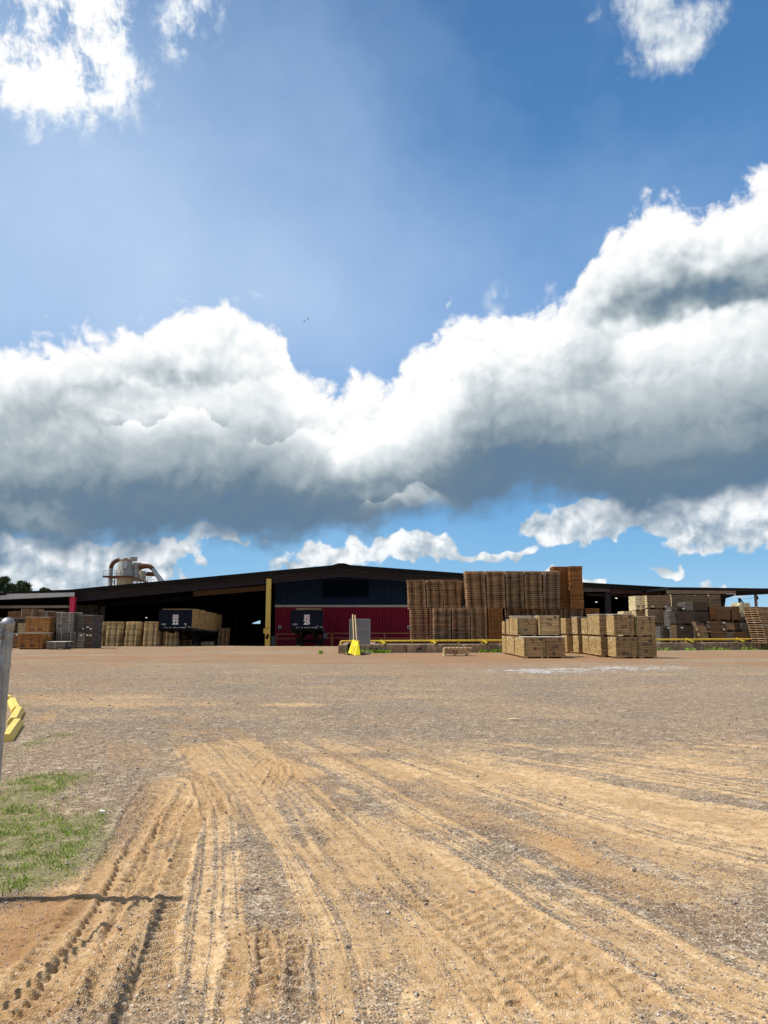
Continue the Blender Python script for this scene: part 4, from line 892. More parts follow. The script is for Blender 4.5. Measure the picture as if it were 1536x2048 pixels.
# rusty pipe guard rails in front of the red wall
def grail(pxs, Y, zt_, zm, label, mid=True):
    xs = [X(p, Y) for p in pxs]; g = empty('guard_rail', (xs[0], Y, -.5), label, 'guard rail', 'rusty guard rails before the red wall')
    MB().bar((xs[0], Y, zt_), (xs[-1], Y, zt_), .07).build('top_rail', M['rust_rail'], g)
    MB().bar((xs[0], Y, zm), (xs[-1], Y, zm), .06).build('middle_rail', M['rust_rail'], g)
    for x in xs: MB().box(x - .04, x + .04, Y - .05, Y + .05, -.6, zt_ - .036).build('post', M['rust_rail'], g)
GY = 73.6
grail((553.5, 597), GY, Z(1268, GY), Z(1277.5, GY), 'short rusty orange guard rail left of trailer 25')
grail((640, 662.5), GY, Z(1266.5, GY), Z(1276, GY), 'short rusty orange guard rail just right of trailer 25')
grail((665.5, 769, 880), GY, Z(1266.5, GY), Z(1276, GY), 'long rusty guard rail behind the grey sheet and brown pallets')
x = X(547, 72.5); bn = empty('waste_bin', (x, 72.5, -.5), 'dull blue-grey bin standing right of the yellow column', 'bin')
MB().prism([(x - .14, -.5), (x + .14, -.5), (x + .17, .55), (x - .17, .55)], 72.35, 72.65).build('bin_body', paint('dull_teal_plastic', (.09, .14, .17), .6, .3), bn); MB().box(x - .19, x + .19, 72.3, 72.7, .55, .62).build('lid', M['metal_grey'], bn)

# ---------------------------------------------------------------- lettering
def text_mesh(s, size, mat, name, parent, loc, bold=.02, rot=(R(90), 0, 0), squeeze=1.0):
    cu = bpy.data.curves.new('t', 'FONT'); cu.body = s; cu.size = size; cu.offset = bold * size; cu.extrude = .002; cu.align_x = 'CENTER'; cu.align_y = 'CENTER'
    o = bpy.data.objects.new('t', cu); COL.objects.link(o); dg = bpy.context.evaluated_depsgraph_get()
    me = bpy.data.meshes.new_from_object(o.evaluated_get(dg)); bpy.data.objects.remove(o); bpy.data.curves.remove(cu)
    me.name = name; me.materials.clear(); me.materials.append(mat); q = bpy.data.objects.new(name, me); COL.objects.link(q)
    q.parent = parent; q.location = loc; q.rotation_euler = rot; q.scale = (squeeze, 1, 1); return q

# ---------------------------------------------------------------- flatbed trailers
def trailer(px0, px1, Yf, num, code, label, rz, pitch, L=12.6):
    x0, x1 = X(px0, Yf, 2), X(px1, Yf, 2); Wd = x1 - x0; hw_ = Wd / 2; zd = 1.40
    root = empty('flatbed_trailer', ((x0 + x1) / 2, Yf, 0), label, 'trailer', 'parked flatbed trailers', rz)
    root['_w'] = 0
    def B(mb, name, mat, par=None): 
        o = mb.build(name, mat, par or root, world=False); return o
    zz = lambda y: zd - pitch * y                         # deck height along the trailer
    hb = B(MB().box(-hw_, hw_, 0, .06, zd - .12, 2.78), 'headboard', M['navy'])
    mb = MB()
    for u in (-.985, -.90, -.47, .50, .78, .96): mb.box(u * hw_ - .035, u * hw_ + .035, -.06, -.003, zd - .1, 2.74)
    mb.box(-hw_ - .03, hw_ + .02, -.07, .08, 2.745, 2.83); B(mb, 'stiffener', M['navy'], hb)
    pl = B(MB().box(-.22, .22, -.018, -.003, 2.10, 2.46), 'white_plate', paint('pinkish_white_plate', (.62, .55, .56), .6, .35, (.4, .2, .2)), hb)
    mb = MB(); 
    for i in range(7): mb.bar((-.17 + i * .05, -.024, 2.27 + .02 * (i % 2)), (-.13 + i * .05, -.024, 2.30 - .02 * (i % 2)), .006, .022)
    B(mb, 'red_script', M['pinkred'], pl)
    text_mesh(num, .50, M['white'], 'trailer_number', hb, (0, -.02, 1.86), .045, squeeze=.95)
    text_mesh(code, .17, paint('dull_white_lettering', (.5, .5, .52), .6, .2), 'small_code', hb, (-hw_ + .34, -.02, 1.70), .02)
    mb = MB()
    for u, zq, w_ in ((-.62, 1.46, .05), (-.46, 1.45, .03), (-.30, 1.45, .05), (-.12, 1.45, .03), (.0, 1.46, .06), (.16, 1.45, .05), (.34, 1.46, .06), (.50, 1.45, .08), (.60, 1.45, .05), (.66, 1.58, .05), (.84, 1.52, .05), (.95, 1.46, .05)):
        mb.box(u * hw_ - w_, u * hw_ + w_, -.075, -.05, zq - .022, zq + .022)
    mb.box(.62 * hw_ - .07, .62 * hw_ + .07, -.075, -.004, 1.70, 1.78) if num == '22' else None
    B(mb, 'marker_light', M['white_trim'], hb)
    B(MB().box(-hw_ + .1, hw_ - .1, -.05, .3, 1.30, 1.42), 'front_bumper', M['black'])
    # deck, side rails, main beams
    mb = MB(); mb.hexa([(-hw_ + .06, .07, zz(0) - .08), (hw_ - .06, .07, zz(0) - .08), (hw_ - .06, L, zz(L) - .08), (-hw_ + .06, L, zz(L) - .08), (-hw_ + .06, .07, zz(0)), (hw_ - .06, .07, zz(0)), (hw_ - .06, L, zz(L)), (-hw_ + .06, L, zz(L))]); dk = B(mb, 'deck', M['lum_dark_side'])
    for s in (-1, 1):
        mb = MB(); xa, xb = sorted((s * (hw_ - .055), s * hw_)); mb.hexa([(xa, .07, zz(0) - .2), (xb, .07, zz(0) - .2), (xb, L, zz(L) - .2), (xa, L, zz(L) - .2), (xa, .07, zz(0) + .02), (xb, .07, zz(0) + .02), (xb, L, zz(L) + .02), (xa, L, zz(L) + .02)])
        sr = B(mb, 'side_rail', M['black']); mb = MB()
        for i in range(26):
            y = .4 + i * .47; mb.box(s * (hw_ + .004) - (.03 if s < 0 else 0), s * (hw_ + .004) + (.03 if s > 0 else 0), y, y + .10, zz(y) - .06, zz(y) + .01)
        B(mb, 'stake_pocket', paint('worn_grey_steel', (.30, .29, .28), .5, .4), sr)
        mb = MB(); xa, xb = s * .5 - .07, s * .5 + .07
        mb.hexa([(xa, .3, zz(0) - .35), (xb, .3, zz(0) - .35), (xb, L, zz(L) - .35), (xa, L, zz(L) - .35), (xa, .3, zz(0) - .09), (xb, .3, zz(0) - .09), (xb, L, zz(L) - .09), (xa, L, zz(L) - .09)])
        mb.hexa([(xa, 2.6, zz(2.6) - .75), (xb, 2.6, zz(2.6) - .75), (xb, 9, zz(9) - .60), (xa, 9, zz(9) - .60), (xa, 1.7, zz(1.7) - .34), (xb, 1.7, zz(1.7) - .34), (xb, 10, zz(10) - .34), (xa, 10, zz(10) - .34)])
        B(mb, 'main_beam', M['black'])
        lg = B(MB().box(s * .78 - .08, s * .78 + .08, 2.5, 2.66, .10, 1.2).box(s * .78 - .055, s * .78 + .055, 2.52, 2.64, .0, .12), 'landing_leg', M['black'])
        B(MB().box(s * .78 - .17, s * .78 + .17, 2.42, 2.74, -.01, .03), 'foot_pad', M['metal_grey'], lg)
        B(MB().bar((s * .78, 2.6, .55), (s * .35, 3.3, 1.0), .06), 'leg_brace', M['black'])
        for wy in (L - 2.6, L - 1.35):
            gz = float(-.5 * (lambda q: q * q * (3 - 2 * q))(min(1, max(0, (Yf + wy - 61.5) / 9.5)))) + .02
            for wx in (s * (hw_ - .16), s * (hw_ - .50)):
                mb = MB(); prof = [(.30, -.13), (.46, -.13), (.51, -.09), (.51, .09), (.46, .13), (.30, .13)]; n = 24
                for i in range(5):
                    (ra, xa), (rb, xb) = prof[i], prof[i + 1]
                    V = [(wx + xa, wy + ra * math.cos(k_ * 2 * math.pi / n), gz + .51 + ra * math.sin(k_ * 2 * math.pi / n)) for k_ in range(n)] + [(wx + xb, wy + rb * math.cos(k_ * 2 * math.pi / n), gz + .51 + rb * math.sin(k_ * 2 * math.pi / n)) for k_ in range(n)]
                    mb.add(V, [(k_, (k_ + 1) % n, n + (k_ + 1) % n, n + k_) for k_ in range(n)])
                wh = B(mb, 'wheel', M['rubber']); mb = MB(); mb.tube([(wx - .12, wy, gz + .51), (wx + .12, wy, gz + .51)], .31, 20); B(mb, 'rim', M['rim'], wh)
        fd_ = MB(); pts = [(L - 3.3, .62), (L - 3.0, .86), (L - 2.0, .90), (L - .8, .80)]
        if num == '25':
            for (ya, za), (yb, zb) in zip([(-.52, .0), (-.4, .3), (0, .47), (.4, .3), (.52, 0)], [(-.4, .3), (0, .47), (.4, .3), (.52, 0)]):
                pass
    mb = MB()
    for i in range(9): mb.box(-hw_ + .1, hw_ - .1, .9 + i * 1.35, 1.0 + i * 1.35, zz(.9 + i * 1.35) - .2, zz(.9 + i * 1.35) - .085)
    B(mb, 'cross_member', M['black']); B(MB().bar((-.78, 2.58, .5), (.78, 2.58, .5), .06), 'leg_axle', M['black'])
    for wy in (L - 2.6, L - 1.35): B(MB().tube([(-hw_ + .3, wy, .2), (hw_ - .3, wy, .2)], .08, 8), 'axle', M['black'])
    return root, zz, Wd, L
t22, zz22, W22, L22 = trailer(318.5, 383.5, 61.0, '22', 'H02B', 'dark navy flatbed trailer marked 22 parked half under the shed with a board load', 0.0, .034)
t25, zz25, W25, L25 = trailer(581.5, 646, 61.3, '25', 'H024', 'dark navy flatbed trailer marked 25 parked in front of the red wall', R(4.0), .034)
# mud flap and guard seen at the right of trailer 25
mb = MB(); 
for a0_ in range(0, 7): 
    a, b_ = R(150 - a0_ * 20), R(130 - a0_ * 20); mb.hexa([(1.22, 9.2 + .66 * math.cos(a), .30 + .62 * math.sin(a)), (1.56, 9.2 + .66 * math.cos(a), .30 + .62 * math.sin(a)), (1.56, 9.2 + .66 * math.cos(b_), .30 + .62 * math.sin(b_)), (1.22, 9.2 + .66 * math.cos(b_), .30 + .62 * math.sin(b_)),
        (1.22, 9.2 + .69 * math.cos(a), .30 + .65 * math.sin(a)), (1.56, 9.2 + .69 * math.cos(a), .30 + .65 * math.sin(a)), (1.56, 9.2 + .69 * math.cos(b_), .30 + .65 * math.sin(b_)), (1.22, 9.2 + .69 * math.cos(b_), .30 + .65 * math.sin(b_))])
mb.build('mudguard', M['metal_grey'], t25, world=False)

# ---------------------------------------------------------------- lumber packs
GL = {'0': [[(.2, 0), (.8, 0), (.9, .5), (.8, 1), (.2, 1), (.1, .5), (.2, 0)]], '1': [[(.3, .8), (.55, 1), (.5, 0)]], '2': [[(.1, .8), (.4, 1), (.85, .8), (.7, .5), (.1, 0), (.9, .05)]],
      '3': [[(.1, .95), (.8, 1), (.45, .6), (.85, .35), (.5, 0), (.1, .1)]], '4': [[(.65, 0), (.6, 1), (.1, .4), (.95, .4)]], '5': [[(.85, 1), (.25, .95), (.2, .6), (.75, .55), (.8, .15), (.15, 0)]],
      '6': [[(.8, 1), (.25, .6), (.15, .15), (.6, 0), (.85, .3), (.3, .45)]], '7': [[(.1, .95), (.9, 1), (.4, 0)], [(.3, .5), (.8, .52)]], '9': [[(.8, .7), (.4, 1), (.15, .7), (.5, .5), (.8, .8), (.6, 0)]],
      'T': [[(.1, 1), (.9, .97)], [(.5, .98), (.45, 0)]], 'L': [[(.2, 1), (.15, 0), (.8, .05)]], '/': [[(.1, 0), (.9, 1)]], 'W': [[(0, 1), (.25, 0), (.5, .7), (.75, 0), (1, 1)]], 'c': [[(.9, .5), (.5, .6), (.2, .3), (.5, 0), (.9, .1)]],
      'M': [[(0, 0), (.2, 1), (.5, .3), (.8, 1), (1, 0)]], 'O': [[(.5, 0), (.1, .4), (.4, 1), (.85, .7), (.8, .2), (.5, 0)]], 'S': [[(.85, .9), (.3, 1), (.2, .6), (.8, .4), (.7, 0), (.1, .1)]], '-': [[(.1, .5), (.9, .5)]], 'k': [[(.2, 1), (.15, 0)], [(.8, .8), (.2, .4), (.85, 0)]]}
def scrawl(s, x, z, h, y, th=.014, rot=0.0, seed=0):
    r_ = random.Random(seed or hash(s) % 99); mb = MB(); w_ = h * .55
    for i, ch in enumerate(s):
        for st_ in GL.get(ch, []):
            P = []
            for u, v in st_:
                a, b_ = (i * w_ * 1.15 + u * w_ + r_.uniform(-.02, .02) * h), v * h + r_.uniform(-.03, .03) * h
                P.append((x + a * math.cos(rot) - b_ * math.sin(rot), y, z + a * math.sin(rot) + b_ * math.cos(rot)))
            for p, q in zip(P, P[1:]): mb.bar(p, q, .005, th)
    return mb
def pack(x0, Y, z0, w_, d_, h_, side, end, label, layers=16, marks=(), tags=(), straps='', stripes=(), top=None, group='lumber packs', rz=0.0, bolster=True, seams=2, lean=0.0, jit=.006, cat='lumber pack', name='lumber_pack', parent_end=True):
    """x0 = left side, Y = front; boards run along X with their sawn ends on the X faces"""
    sd_ = random.Random(int((x0 * 31 + Y * 17 + z0 * 101) * 10)); root = empty(name, (x0 + w_ / 2, Y + d_ / 2, z0), label, cat, group, rz); root['_w'] = 0
    zb = .085 if bolster else 0.0; H = h_ - zb; lh = H / layers; mb = MB(); hx, hy = w_ / 2, d_ / 2
    sh = lambda z: lean * z
    mb.hexa([(-hx + .025 + sh(zb), -hy + .02, zb + .004), (hx - .025 + sh(zb), -hy + .02, zb + .004), (hx - .025 + sh(zb), hy - .02, zb + .004), (-hx + .025 + sh(zb), hy - .02, zb + .004),
             (-hx + .025 + sh(h_), -hy + .02, h_ - .01), (hx - .025 + sh(h_), -hy + .02, h_ - .01), (hx - .025 + sh(h_), hy - .02, h_ - .01), (-hx + .025 + sh(h_), hy - .02, h_ - .01)], 2)
    mb.m[-3] = mb.m[-1] = 1
    for i in range(layers):
        z_ = zb + i * lh; gap = .46 if (seams and i % seams == seams - 1) else .14; dx0, dx1, dy0 = (sd_.uniform(-jit, jit) for _ in range(3))
        nb = 3 if jit > .004 else 1; e0, e1 = -hy + dy0, hy + dy0
        for j in range(nb):
            ya, yb = e0 + (e1 - e0) * j / nb, e0 + (e1 - e0) * (j + 1) / nb; q0, q1 = sd_.uniform(-jit, jit) * 1.4, sd_.uniform(-jit, jit) * 1.4
            mb.box(-hx + dx0 + q0 + sh(z_), hx + dx1 + q1 + sh(z_), ya + (.001 if j else 0), yb, z_ + lh * gap * .5, z_ + lh * (1 - gap * .5), 0, xm=1)
    b_ = mb.build('boards', [M[side], M[end], M['lum_dark_side']], root, world=False)
    if bolster:
        for u in ((-.36, .36) if w_ < 1.4 else (-.4, 0, .4)):
            MB().box(u * w_ - .045, u * w_ + .045, -hy + .01, hy - .01, 0, zb - .002).build('bolster', M[side], root, world=False)
    if top: 
        MB().box(-hx - .02 + sh(h_), hx + .02 + sh(h_), -hy - .02, hy + .02, h_ + .002, h_ + (.022 if top is True else top)).build('sunlit_top', M['top_and_stone'], root, world=False)  # pale layer imitates sun caught by the top boards
    for u in straps if isinstance(straps, (list, tuple)) else ():
        xs_ = u[0] * hx; ms_ = M[u[1]]; MB().box(xs_ - .012, xs_ + .012, -hy - .014, -hy - .009, zb, h_ + .01).box(xs_ - .012, xs_ + .012, -hy - .012, hy + .012, h_ + .0235, h_ + .0265).build('strap', ms_, root, world=False)
    for u in stripes: MB().box(u * hx - .011, u * hx + .011, -hy - .0135, -hy - .0095, zb + .02, h_ - .02).build('paint_stripe', M['green'], root, world=False)
    for s_, u, v, hh in marks:
        o = scrawl(s_, u * hx, zb + v * H, hh, -hy - .016, .026 if hh > .12 else .02, 0, int(abs(u * 100) + v * 10) + 1).build('marking', M['ink'], root, world=False)
    for f_, u, v in tags:                                  # f_: 'x' on the left end, 'X' on the right end, 'y' on the front
        if f_ == 'x': mb = MB().box(-hx - .024, -hx - .016, u * hy - .03, u * hy + .04, zb + v * H - .07, zb + v * H + .07)
        elif f_ == 'X': mb = MB().box(hx + .016, hx + .024, u * hy - .03, u * hy + .04, zb + v * H - .07, zb + v * H + .07)
        else: mb = MB().box(u * hx - .07, u * hx + .07, -hy - .028, -hy - .02, zb + v * H - .045, zb + v * H + .045)
        mb.build('paper_tag', M['white_tag'], root, world=False)
    return root

# ---------------------------------------------------------------- pallets
PM = {}
def pallet_mesh(mat, kind, v, L=1.14, Wd=1.1, H=.122):
    key = (mat, kind, v, L, H)
    if key in PM: return PM[key]
    r_ = random.Random(v * 7 + len(mat)); mb = MB(); hx, hy = L / 2, Wd / 2; t_ = .020; z0, z1 = t_, H - t_ - .004; ins = .055
    if kind in ('notched', 'plain'):                       # stringers run along X; their long side faces the yard
        for y0 in (-hy + ins + r_.uniform(0, .012), -.02, hy - .095):
            if kind == 'notched':
                a, b_ = .17 * L, .35 * L; zn = z0 + .058
                P = [(-hx, z0), (-b_, z0), (-b_ + .03, zn), (-a - .03, zn), (-a, z0), (a, z0), (a + .03, zn), (b_ - .03, zn), (b_, z0), (hx, z0), (hx, z1), (-hx, z1)]
                for poly in ([P[0], P[1], P[2], (P[2][0], z1), P[11]], [P[2], P[3], (P[3][0], z1), (P[2][0], z1)], [P[3], P[4], P[5], P[6], (P[6][0], z1), (P[3][0], z1)], [P[6], P[7], (P[7][0], z1), (P[6][0], z1)], [P[7], P[8], P[9], P[10], (P[7][0], z1)]):
                    mb.prism(poly, y0, y0 + .04, 'y', 1)
            else: mb.box(-hx, hx, y0, y0 + .04, z0 + .002, z1, 1)
        n = 8
        for i in range(n):
            x = -hx + (L - .09) * i / (n - 1); w_ = .09 + r_.uniform(-.01, .02); yj = r_.uniform(-.012, .012); mb.box(x, min(x + w_, hx), -hy - .008 + yj, hy + .008 + yj, z1 + .001, z1 + t_)
        for i in (0, .46, 1) if kind == 'notched' else (0, .25, .5, .75, 1):
            x = -hx + (L - .1) * i; yj = r_.uniform(-.012, .012); mb.box(x, x + .1, -hy - .006 + yj, hy + .006 + yj, 0, z0 - .001)
    else:                                                   # stringer ends face the yard (or the side)
        for x in (-hx, -.02, hx - .04): mb.box(x, x + .04, -hy, hy, z0, z1, 1)
        for i in range(8):
            y = -hy + (Wd - .09) * i / 7; j_ = r_.uniform(-.012, .012); mb.box(-hx - .008 + j_, hx + .008 + j_, y, y + .095 if i < 7 else hy + .004, z1 + .001, z1 + t_)
        for i in (0, .5, 1): y = -hy + (Wd - .1) * i; mb.box(-hx, hx, y, y + .1, 0, z0 - .001)
    PM[key] = mb.mesh('pallet', [M[mat], M[mat + '_s']]); return PM[key]
ORD = ['topmost', 'second', 'third', 'fourth', 'fifth', 'sixth', 'seventh', 'eighth', 'ninth', 'tenth', 'eleventh', 'twelfth', 'thirteenth', 'fourteenth', 'fifteenth', 'sixteenth', 'seventeenth', 'eighteenth', 'nineteenth', 'twentieth', 'twenty-first', 'twenty-second', 'twenty-third', 'twenty-fourth']
MASS = []                                                  # pallets beyond the 300 that show largest, kept as one object
def stack(xc, Y, z0, n, mat, kind, where, group, dz=.1245, L=1.14, lean=0.0, jit=.018, individual=True, ly=0.0, rz=0.0, alt=None, H=None, adj=''):
    r_ = random.Random(int(xc * 77 + Y * 13 + z0 * 5)); H = H or dz - .006; drift = 0; dy = 0
    for i in range(n):
        drift += r_.uniform(-jit, jit) * .5; dy += r_.uniform(-jit, jit) * .4; v = r_.randrange(3); mt = alt if (alt and r_.random() < .28) else mat
        me = pallet_mesh(mt, kind, v, L, H=H); x = xc + lean * i * dz + drift + r_.uniform(-jit, jit); y = Y + .55 + ly * i * dz + dy + r_.uniform(-jit, jit); rr_ = rz + r_.uniform(-.008, .008)
        if individual:
            o = bpy.data.objects.new('pallet', me); COL.objects.link(o); o.location = (x, y, z0 + i * dz); o.rotation_euler[2] = rr_
            k_ = n - 1 - i; lead = (ORD[k_] + ' ' + (adj + ' ' if adj else '') + 'pallet of ') if k_ == 0 else (ORD[k_] + ' ' + (adj + ' ' if adj else '') + 'pallet down in ')
            tag(o, lead + where, 'pallet', group)
        else: MASS.append((me, x, y, z0 + i * dz, rr_))
GR = 'stacked brown pallets on the concrete platform'
def W2(px0, px1, Y, z=2): return (X(px0, Y, z) + X(px1, Y, z)) / 2, X(px1, Y, z) - X(px0, Y, z) - .03
DK = PT - .04
def st(px0, px1, Y, z0, n, mat, kind, where, **k):
    xc, L = W2(px0, px1, Y, z0 + 1); stack(xc, Y, z0, n, mat, kind, where, GR, L=L, **k)
D1 = .1265; Z2 = DK + 18 * D1 + .002
# lower tier
st(822, 857.5, 51.2, DK, 18, 'pal_brown', 'notched', 'the lower leftmost stack beside the red wall', dz=D1, lean=-.05, adj='weathered')
st(866.5, 901.5, 49.8, DK, 18, 'pal_grey', 'notched', 'the grey-brown front stack below the left block', dz=D1, alt='pal_brown', adj='worn')
st(903.5, 940, 49.8, DK, 18, 'pal_grey', 'notched', 'the darkest front stack behind the small board pile', dz=D1, alt='pal_brown', adj='worn')
st(941.5, 975, 49.8, DK, 18, 'pal_brown', 'notched', 'the brown front stack left of the orange stack', dz=D1, adj='weathered')
st(976.5, 1006, 49.8, DK, 18, 'pal_orange', 'plain', '', individual=False, dz=D1)
xc_, _ = W2(860, 866, 51.2)
for p0, p1, m_, k_ in ((886, 921, 'pal_brown', 'notched'), (1016, 1051, 'pal_grey', 'notched'), (1053, 1088, 'pal_grey', 'notched'), (1090, 1126, 'pal_grey', 'notched'), (1128, 1167, 'pal_grey', 'notched'), (1174, 1201, 'pal_orange', 'plain')):
    st(p0, p1, 51.0, DK, 18 if p0 > 900 else 18, m_, k_, '', dz=D1, individual=False)
for p0, p1 in ((858, 884), (925, 960), (962, 1000)): st(p0, p1, 51.2, DK, 18, 'pal_brown', 'notched', '', dz=D1, individual=False)
# upper tier
U = dict(dz=.1255)
st(816, 852, 51.2, Z2, 15, 'pal_brown', 'notched', 'the upper leftmost stack beside the blue wall', lean=-.04, adj='weathered', **U)
st(853.5, 886.5, 51.2, Z2, 15, 'pal_brown', 'notched', 'the upper stack second from the red wall', lean=-.03, adj='weathered', **U)
st(887.5, 921, 51.2, Z2, 15, 'pal_brown', 'notched', 'the upper stack third from the red wall', lean=-.03, adj='weathered', **U)
st(921.5, 952, 52.2, Z2, 15, 'pal_brown', 'notched', '', individual=False, **U)
V_ = dict(dz=.1250)
st(934, 973, 49.9, Z2, 19, 'pal_brown', 'notched', 'the first tall upper stack of the right block', lean=-.055, adj='brown', **V_)
st(974.5, 1011, 49.9, Z2, 19, 'pal_brown', 'notched', 'the second tall upper stack of the right block', lean=-.02, adj='brown', **V_)
st(1012.5, 1048.5, 49.9, Z2, 19, 'pal_grey', 'notched', 'the third tall upper stack of the right block', alt='pal_brown', lean=-.015, adj='brown', **V_)
st(1050, 1085, 49.9, Z2, 19, 'pal_brown', 'notched', 'the fourth tall upper stack of the right block', alt='pal_grey', lean=-.01, adj='brown', **V_)
st(1086.5, 1120, 49.9, Z2, 19, 'pal_grey', 'notched', 'the dark fifth upper stack left of the orange towers', adj='dark', **V_)
st(1107, 1138.5, 51.0, Z2 + .0, 22, 'pal_orange', 'plain', '', individual=False, **V_)
st(1140, 1167, 50.6, Z2 + .0, 22, 'pal_orange', 'plain', 'the right orange tower, tallest of all', adj='orange', **V_)
for p0, p1 in ((936, 973), (975, 1010), (1013, 1048), (1051, 1085)): st(p0 - 3, p1 - 3, 51.25, Z2, 19, 'pal_brown', 'notched', '', individual=False, **V_)
for p0, p1 in ((818, 852), (854, 886), (888, 921)): st(p0 - 1, p1 - 1, 52.6, Z2, 15, 'pal_brown', 'notched', '', individual=False, **U)
for p0, p1 in ((822, 857), (866, 900), (903, 940), (941, 975), (977, 1006), (1016, 1051), (1053, 1088), (1090, 1126), (1128, 1167)): st(p0, p1, 52.4, DK, 18, 'pal_brown', 'notched', '', dz=D1, individual=False)
# far right: pallets seen from the end, leaning
stack(X(1535, 51.9), 51.9, DK, 16, 'pal_brown', 'end', 'the leaning pallet stack at the right edge', 'leaning pallets at the right edge', dz=.150, L=1.05, lean=-.22, jit=.02, rz=R(-60), H=.146, adj='tan')
stack(X(1552, 52.6), 52.6, DK, 16, 'pal_brown', 'plain', '', '', dz=.150, L=1.2, lean=-.1, individual=False, H=.147)
# pale new pallets at the mouth of the left bay
PG = 'pale new pallets under the shed roof'
for (p0, p1, Y, n, where, b_) in ((185, 203.5, 61.4, 17, 'the pale stack touching the grey lumber packs', 1), (211.5, 237, 61.3, 17, 'the second pale stack from the grey packs', 1), (249, 272.5, 61.3, 17, 'the middle pale stack of the left bay', 1),
        (286.5, 312.5, 61.2, 17, 'the pale stack just left of trailer 22', 1), (334, 348, 62.5, 11, 'the short pale stack below the number 22', 1), (439, 451.5, 70, 16, 'the dim stack right of trailer 22', 1)):
    xc, L = W2(p0, p1, Y, 1); stack(xc, Y, (.0 if Y < 62 else -.03 if Y < 64 else -.42), n, 'pal_pale' if Y < 63 else 'pal_brown', 'notched', where, PG, dz=.1135, L=max(L, .8), H=.1115, lean=.025, adj="pale" if Y < 63 else "tan", individual=Y < 65)
for (p0, p1, Y, n) in ((239, 249, 63, 17), (277, 286, 63, 17), (313.5, 321, 62.6, 17), (322, 334, 63.5, 12), (204, 211, 63, 16), (350, 362, 64.5, 9), (362, 380, 65, 7)):
    xc, L = W2(p0, p1, Y, 1); stack(xc, Y, -.06, n, 'pal_brown', 'notched', '', '', dz=.1135, L=1.0, individual=False)
xc, L = W2(403, 424, 66); stack(xc, 66, -.22, 4, 'pal_pale', 'notched', '', '', dz=.1135, L=L, individual=False)
# the rest of the pallets, one mass
vs, fs, ms, mats = [], [], [], []
for me_, x, y, z, rr_ in MASS:
    c_, s_ = math.cos(rr_), math.sin(rr_); V0 = np.empty(len(me_.vertices) * 3, np.float32); me_.vertices.foreach_get('co', V0); V0 = V0.reshape(-1, 3); o_ = len(vs)
    vs += np.stack([V0[:, 0] * c_ - V0[:, 1] * s_ + x, V0[:, 0] * s_ + V0[:, 1] * c_ + y, V0[:, 2] + z], 1).tolist()
    for mt in me_.materials:
        if mt not in mats: mats.append(mt)
    fs += [tuple(o_ + i for i in p.vertices) for p in me_.polygons]; ms += [mats.index(me_.materials[p.material_index]) for p in me_.polygons]
me = bpy.data.meshes.new('pallet_mass'); me.from_pydata(vs, [], fs)
for q in mats: me.materials.append(q)
me.polygons.foreach_set('material_index', ms); me.update()
o = bpy.data.objects.new('pallet_mass', me); COL.objects.link(o); tag(o, 'remaining brown pallets half hidden behind the front stacks', 'pallets', kind='stuff')

# ---------------------------------------------------------------- fresh lumber packs on the dirt
FG = 'fresh lumber packs on the dirt in front of the kerb'
def tagsx(*a): return [('x', u, v) for u, v in a]
AX, AW = 6.93, 1.03
rowY = [38.7, 40.15, 41.6, 43.05, 44.5]
S2 = (-.84, .84)
pack(AX, rowY[0], 0, AW, 1.36, 1.03, 'lum_new', 'lum_new_end', 'front left lower fresh pack of the left group marked 3 and 40', marks=(('3', -.15, .70, .13), ('40', .5, .84, .11), ('7', -.35, .84, .10), ('34', -.1, .34, .13)), tags=tagsx((-.2, .93), (.45, .93)), stripes=S2, top=True, group=FG)
pack(AX + AW + .01, rowY[0] + .02, 0, AW - .02, 1.36, 1.03, 'lum_new', 'lum_new_end', 'front right lower fresh pack of the left group marked 2/4 and 22', marks=(('40', .35, .82, .11), ('2/4', -.25, .42, .14), ('22', -.3, .12, .13)), stripes=(-.9,), top=True, group=FG)
pack(AX + .03, rowY[1] + .5, 1.045, AW - .02, 1.2, .95, 'lum_new', 'lum_new_end', 'upper fresh pack of the left group, left of the taller marked T16', marks=(('2', -.1, .78, .12), ('6', .12, .62, .10), ('M9', -.25, .22, .12), ('4', .5, .84, .10)), tags=tagsx((-.1, .16), (.5, .16)), stripes=S2, top=True, group=FG)
pack(AX + AW + .10, rowY[1] + .2, 1.045, AW, 1.4, 1.05, 'lum_new', 'lum_new_end', 'tall upper fresh pack marked T16 at the right of the left group', marks=(('9/16', -.25, .76, .11), ('T16', -.3, .50, .14), ('40', .48, .88, .10)), stripes=S2[:1], top=True, group=FG)
names = ['second', 'third', 'fourth', 'fifth']
for i in range(1, 5):
    pack(AX + .02 * (i % 2), rowY[i], 0, AW, 1.36, 1.03, 'lum_new', 'lum_new_end', f'{names[i-1]} lower pack from the front of the left group, its gold ends facing left', tags=tagsx((-.1, .90)), group=FG)
    if i < 3: pack(AX + AW + .04, rowY[i], 0, AW, 1.36, 1.03, 'lum_new', 'lum_new_end', f'{names[i-1]} lower pack of the left group, in the hidden right-hand row', group=FG)
    if i > 1: pack(AX + .03 * (i % 2), rowY[i] + .25, 1.045, AW, 1.1 if i < 4 else 1.0, (1.0, 1.06, .88, .82)[i - 1], 'lum_new', 'lum_new_end', f'{names[i-2]} upper pack from the front of the left group, its gold ends facing left', tags=tagsx((.3, .20)), top=(i < 4), group=FG)
BX, BW = 11.42, 1.05
BYs = [38.5, 40.35, 41.7, 43.25, 44.65, 46.1]
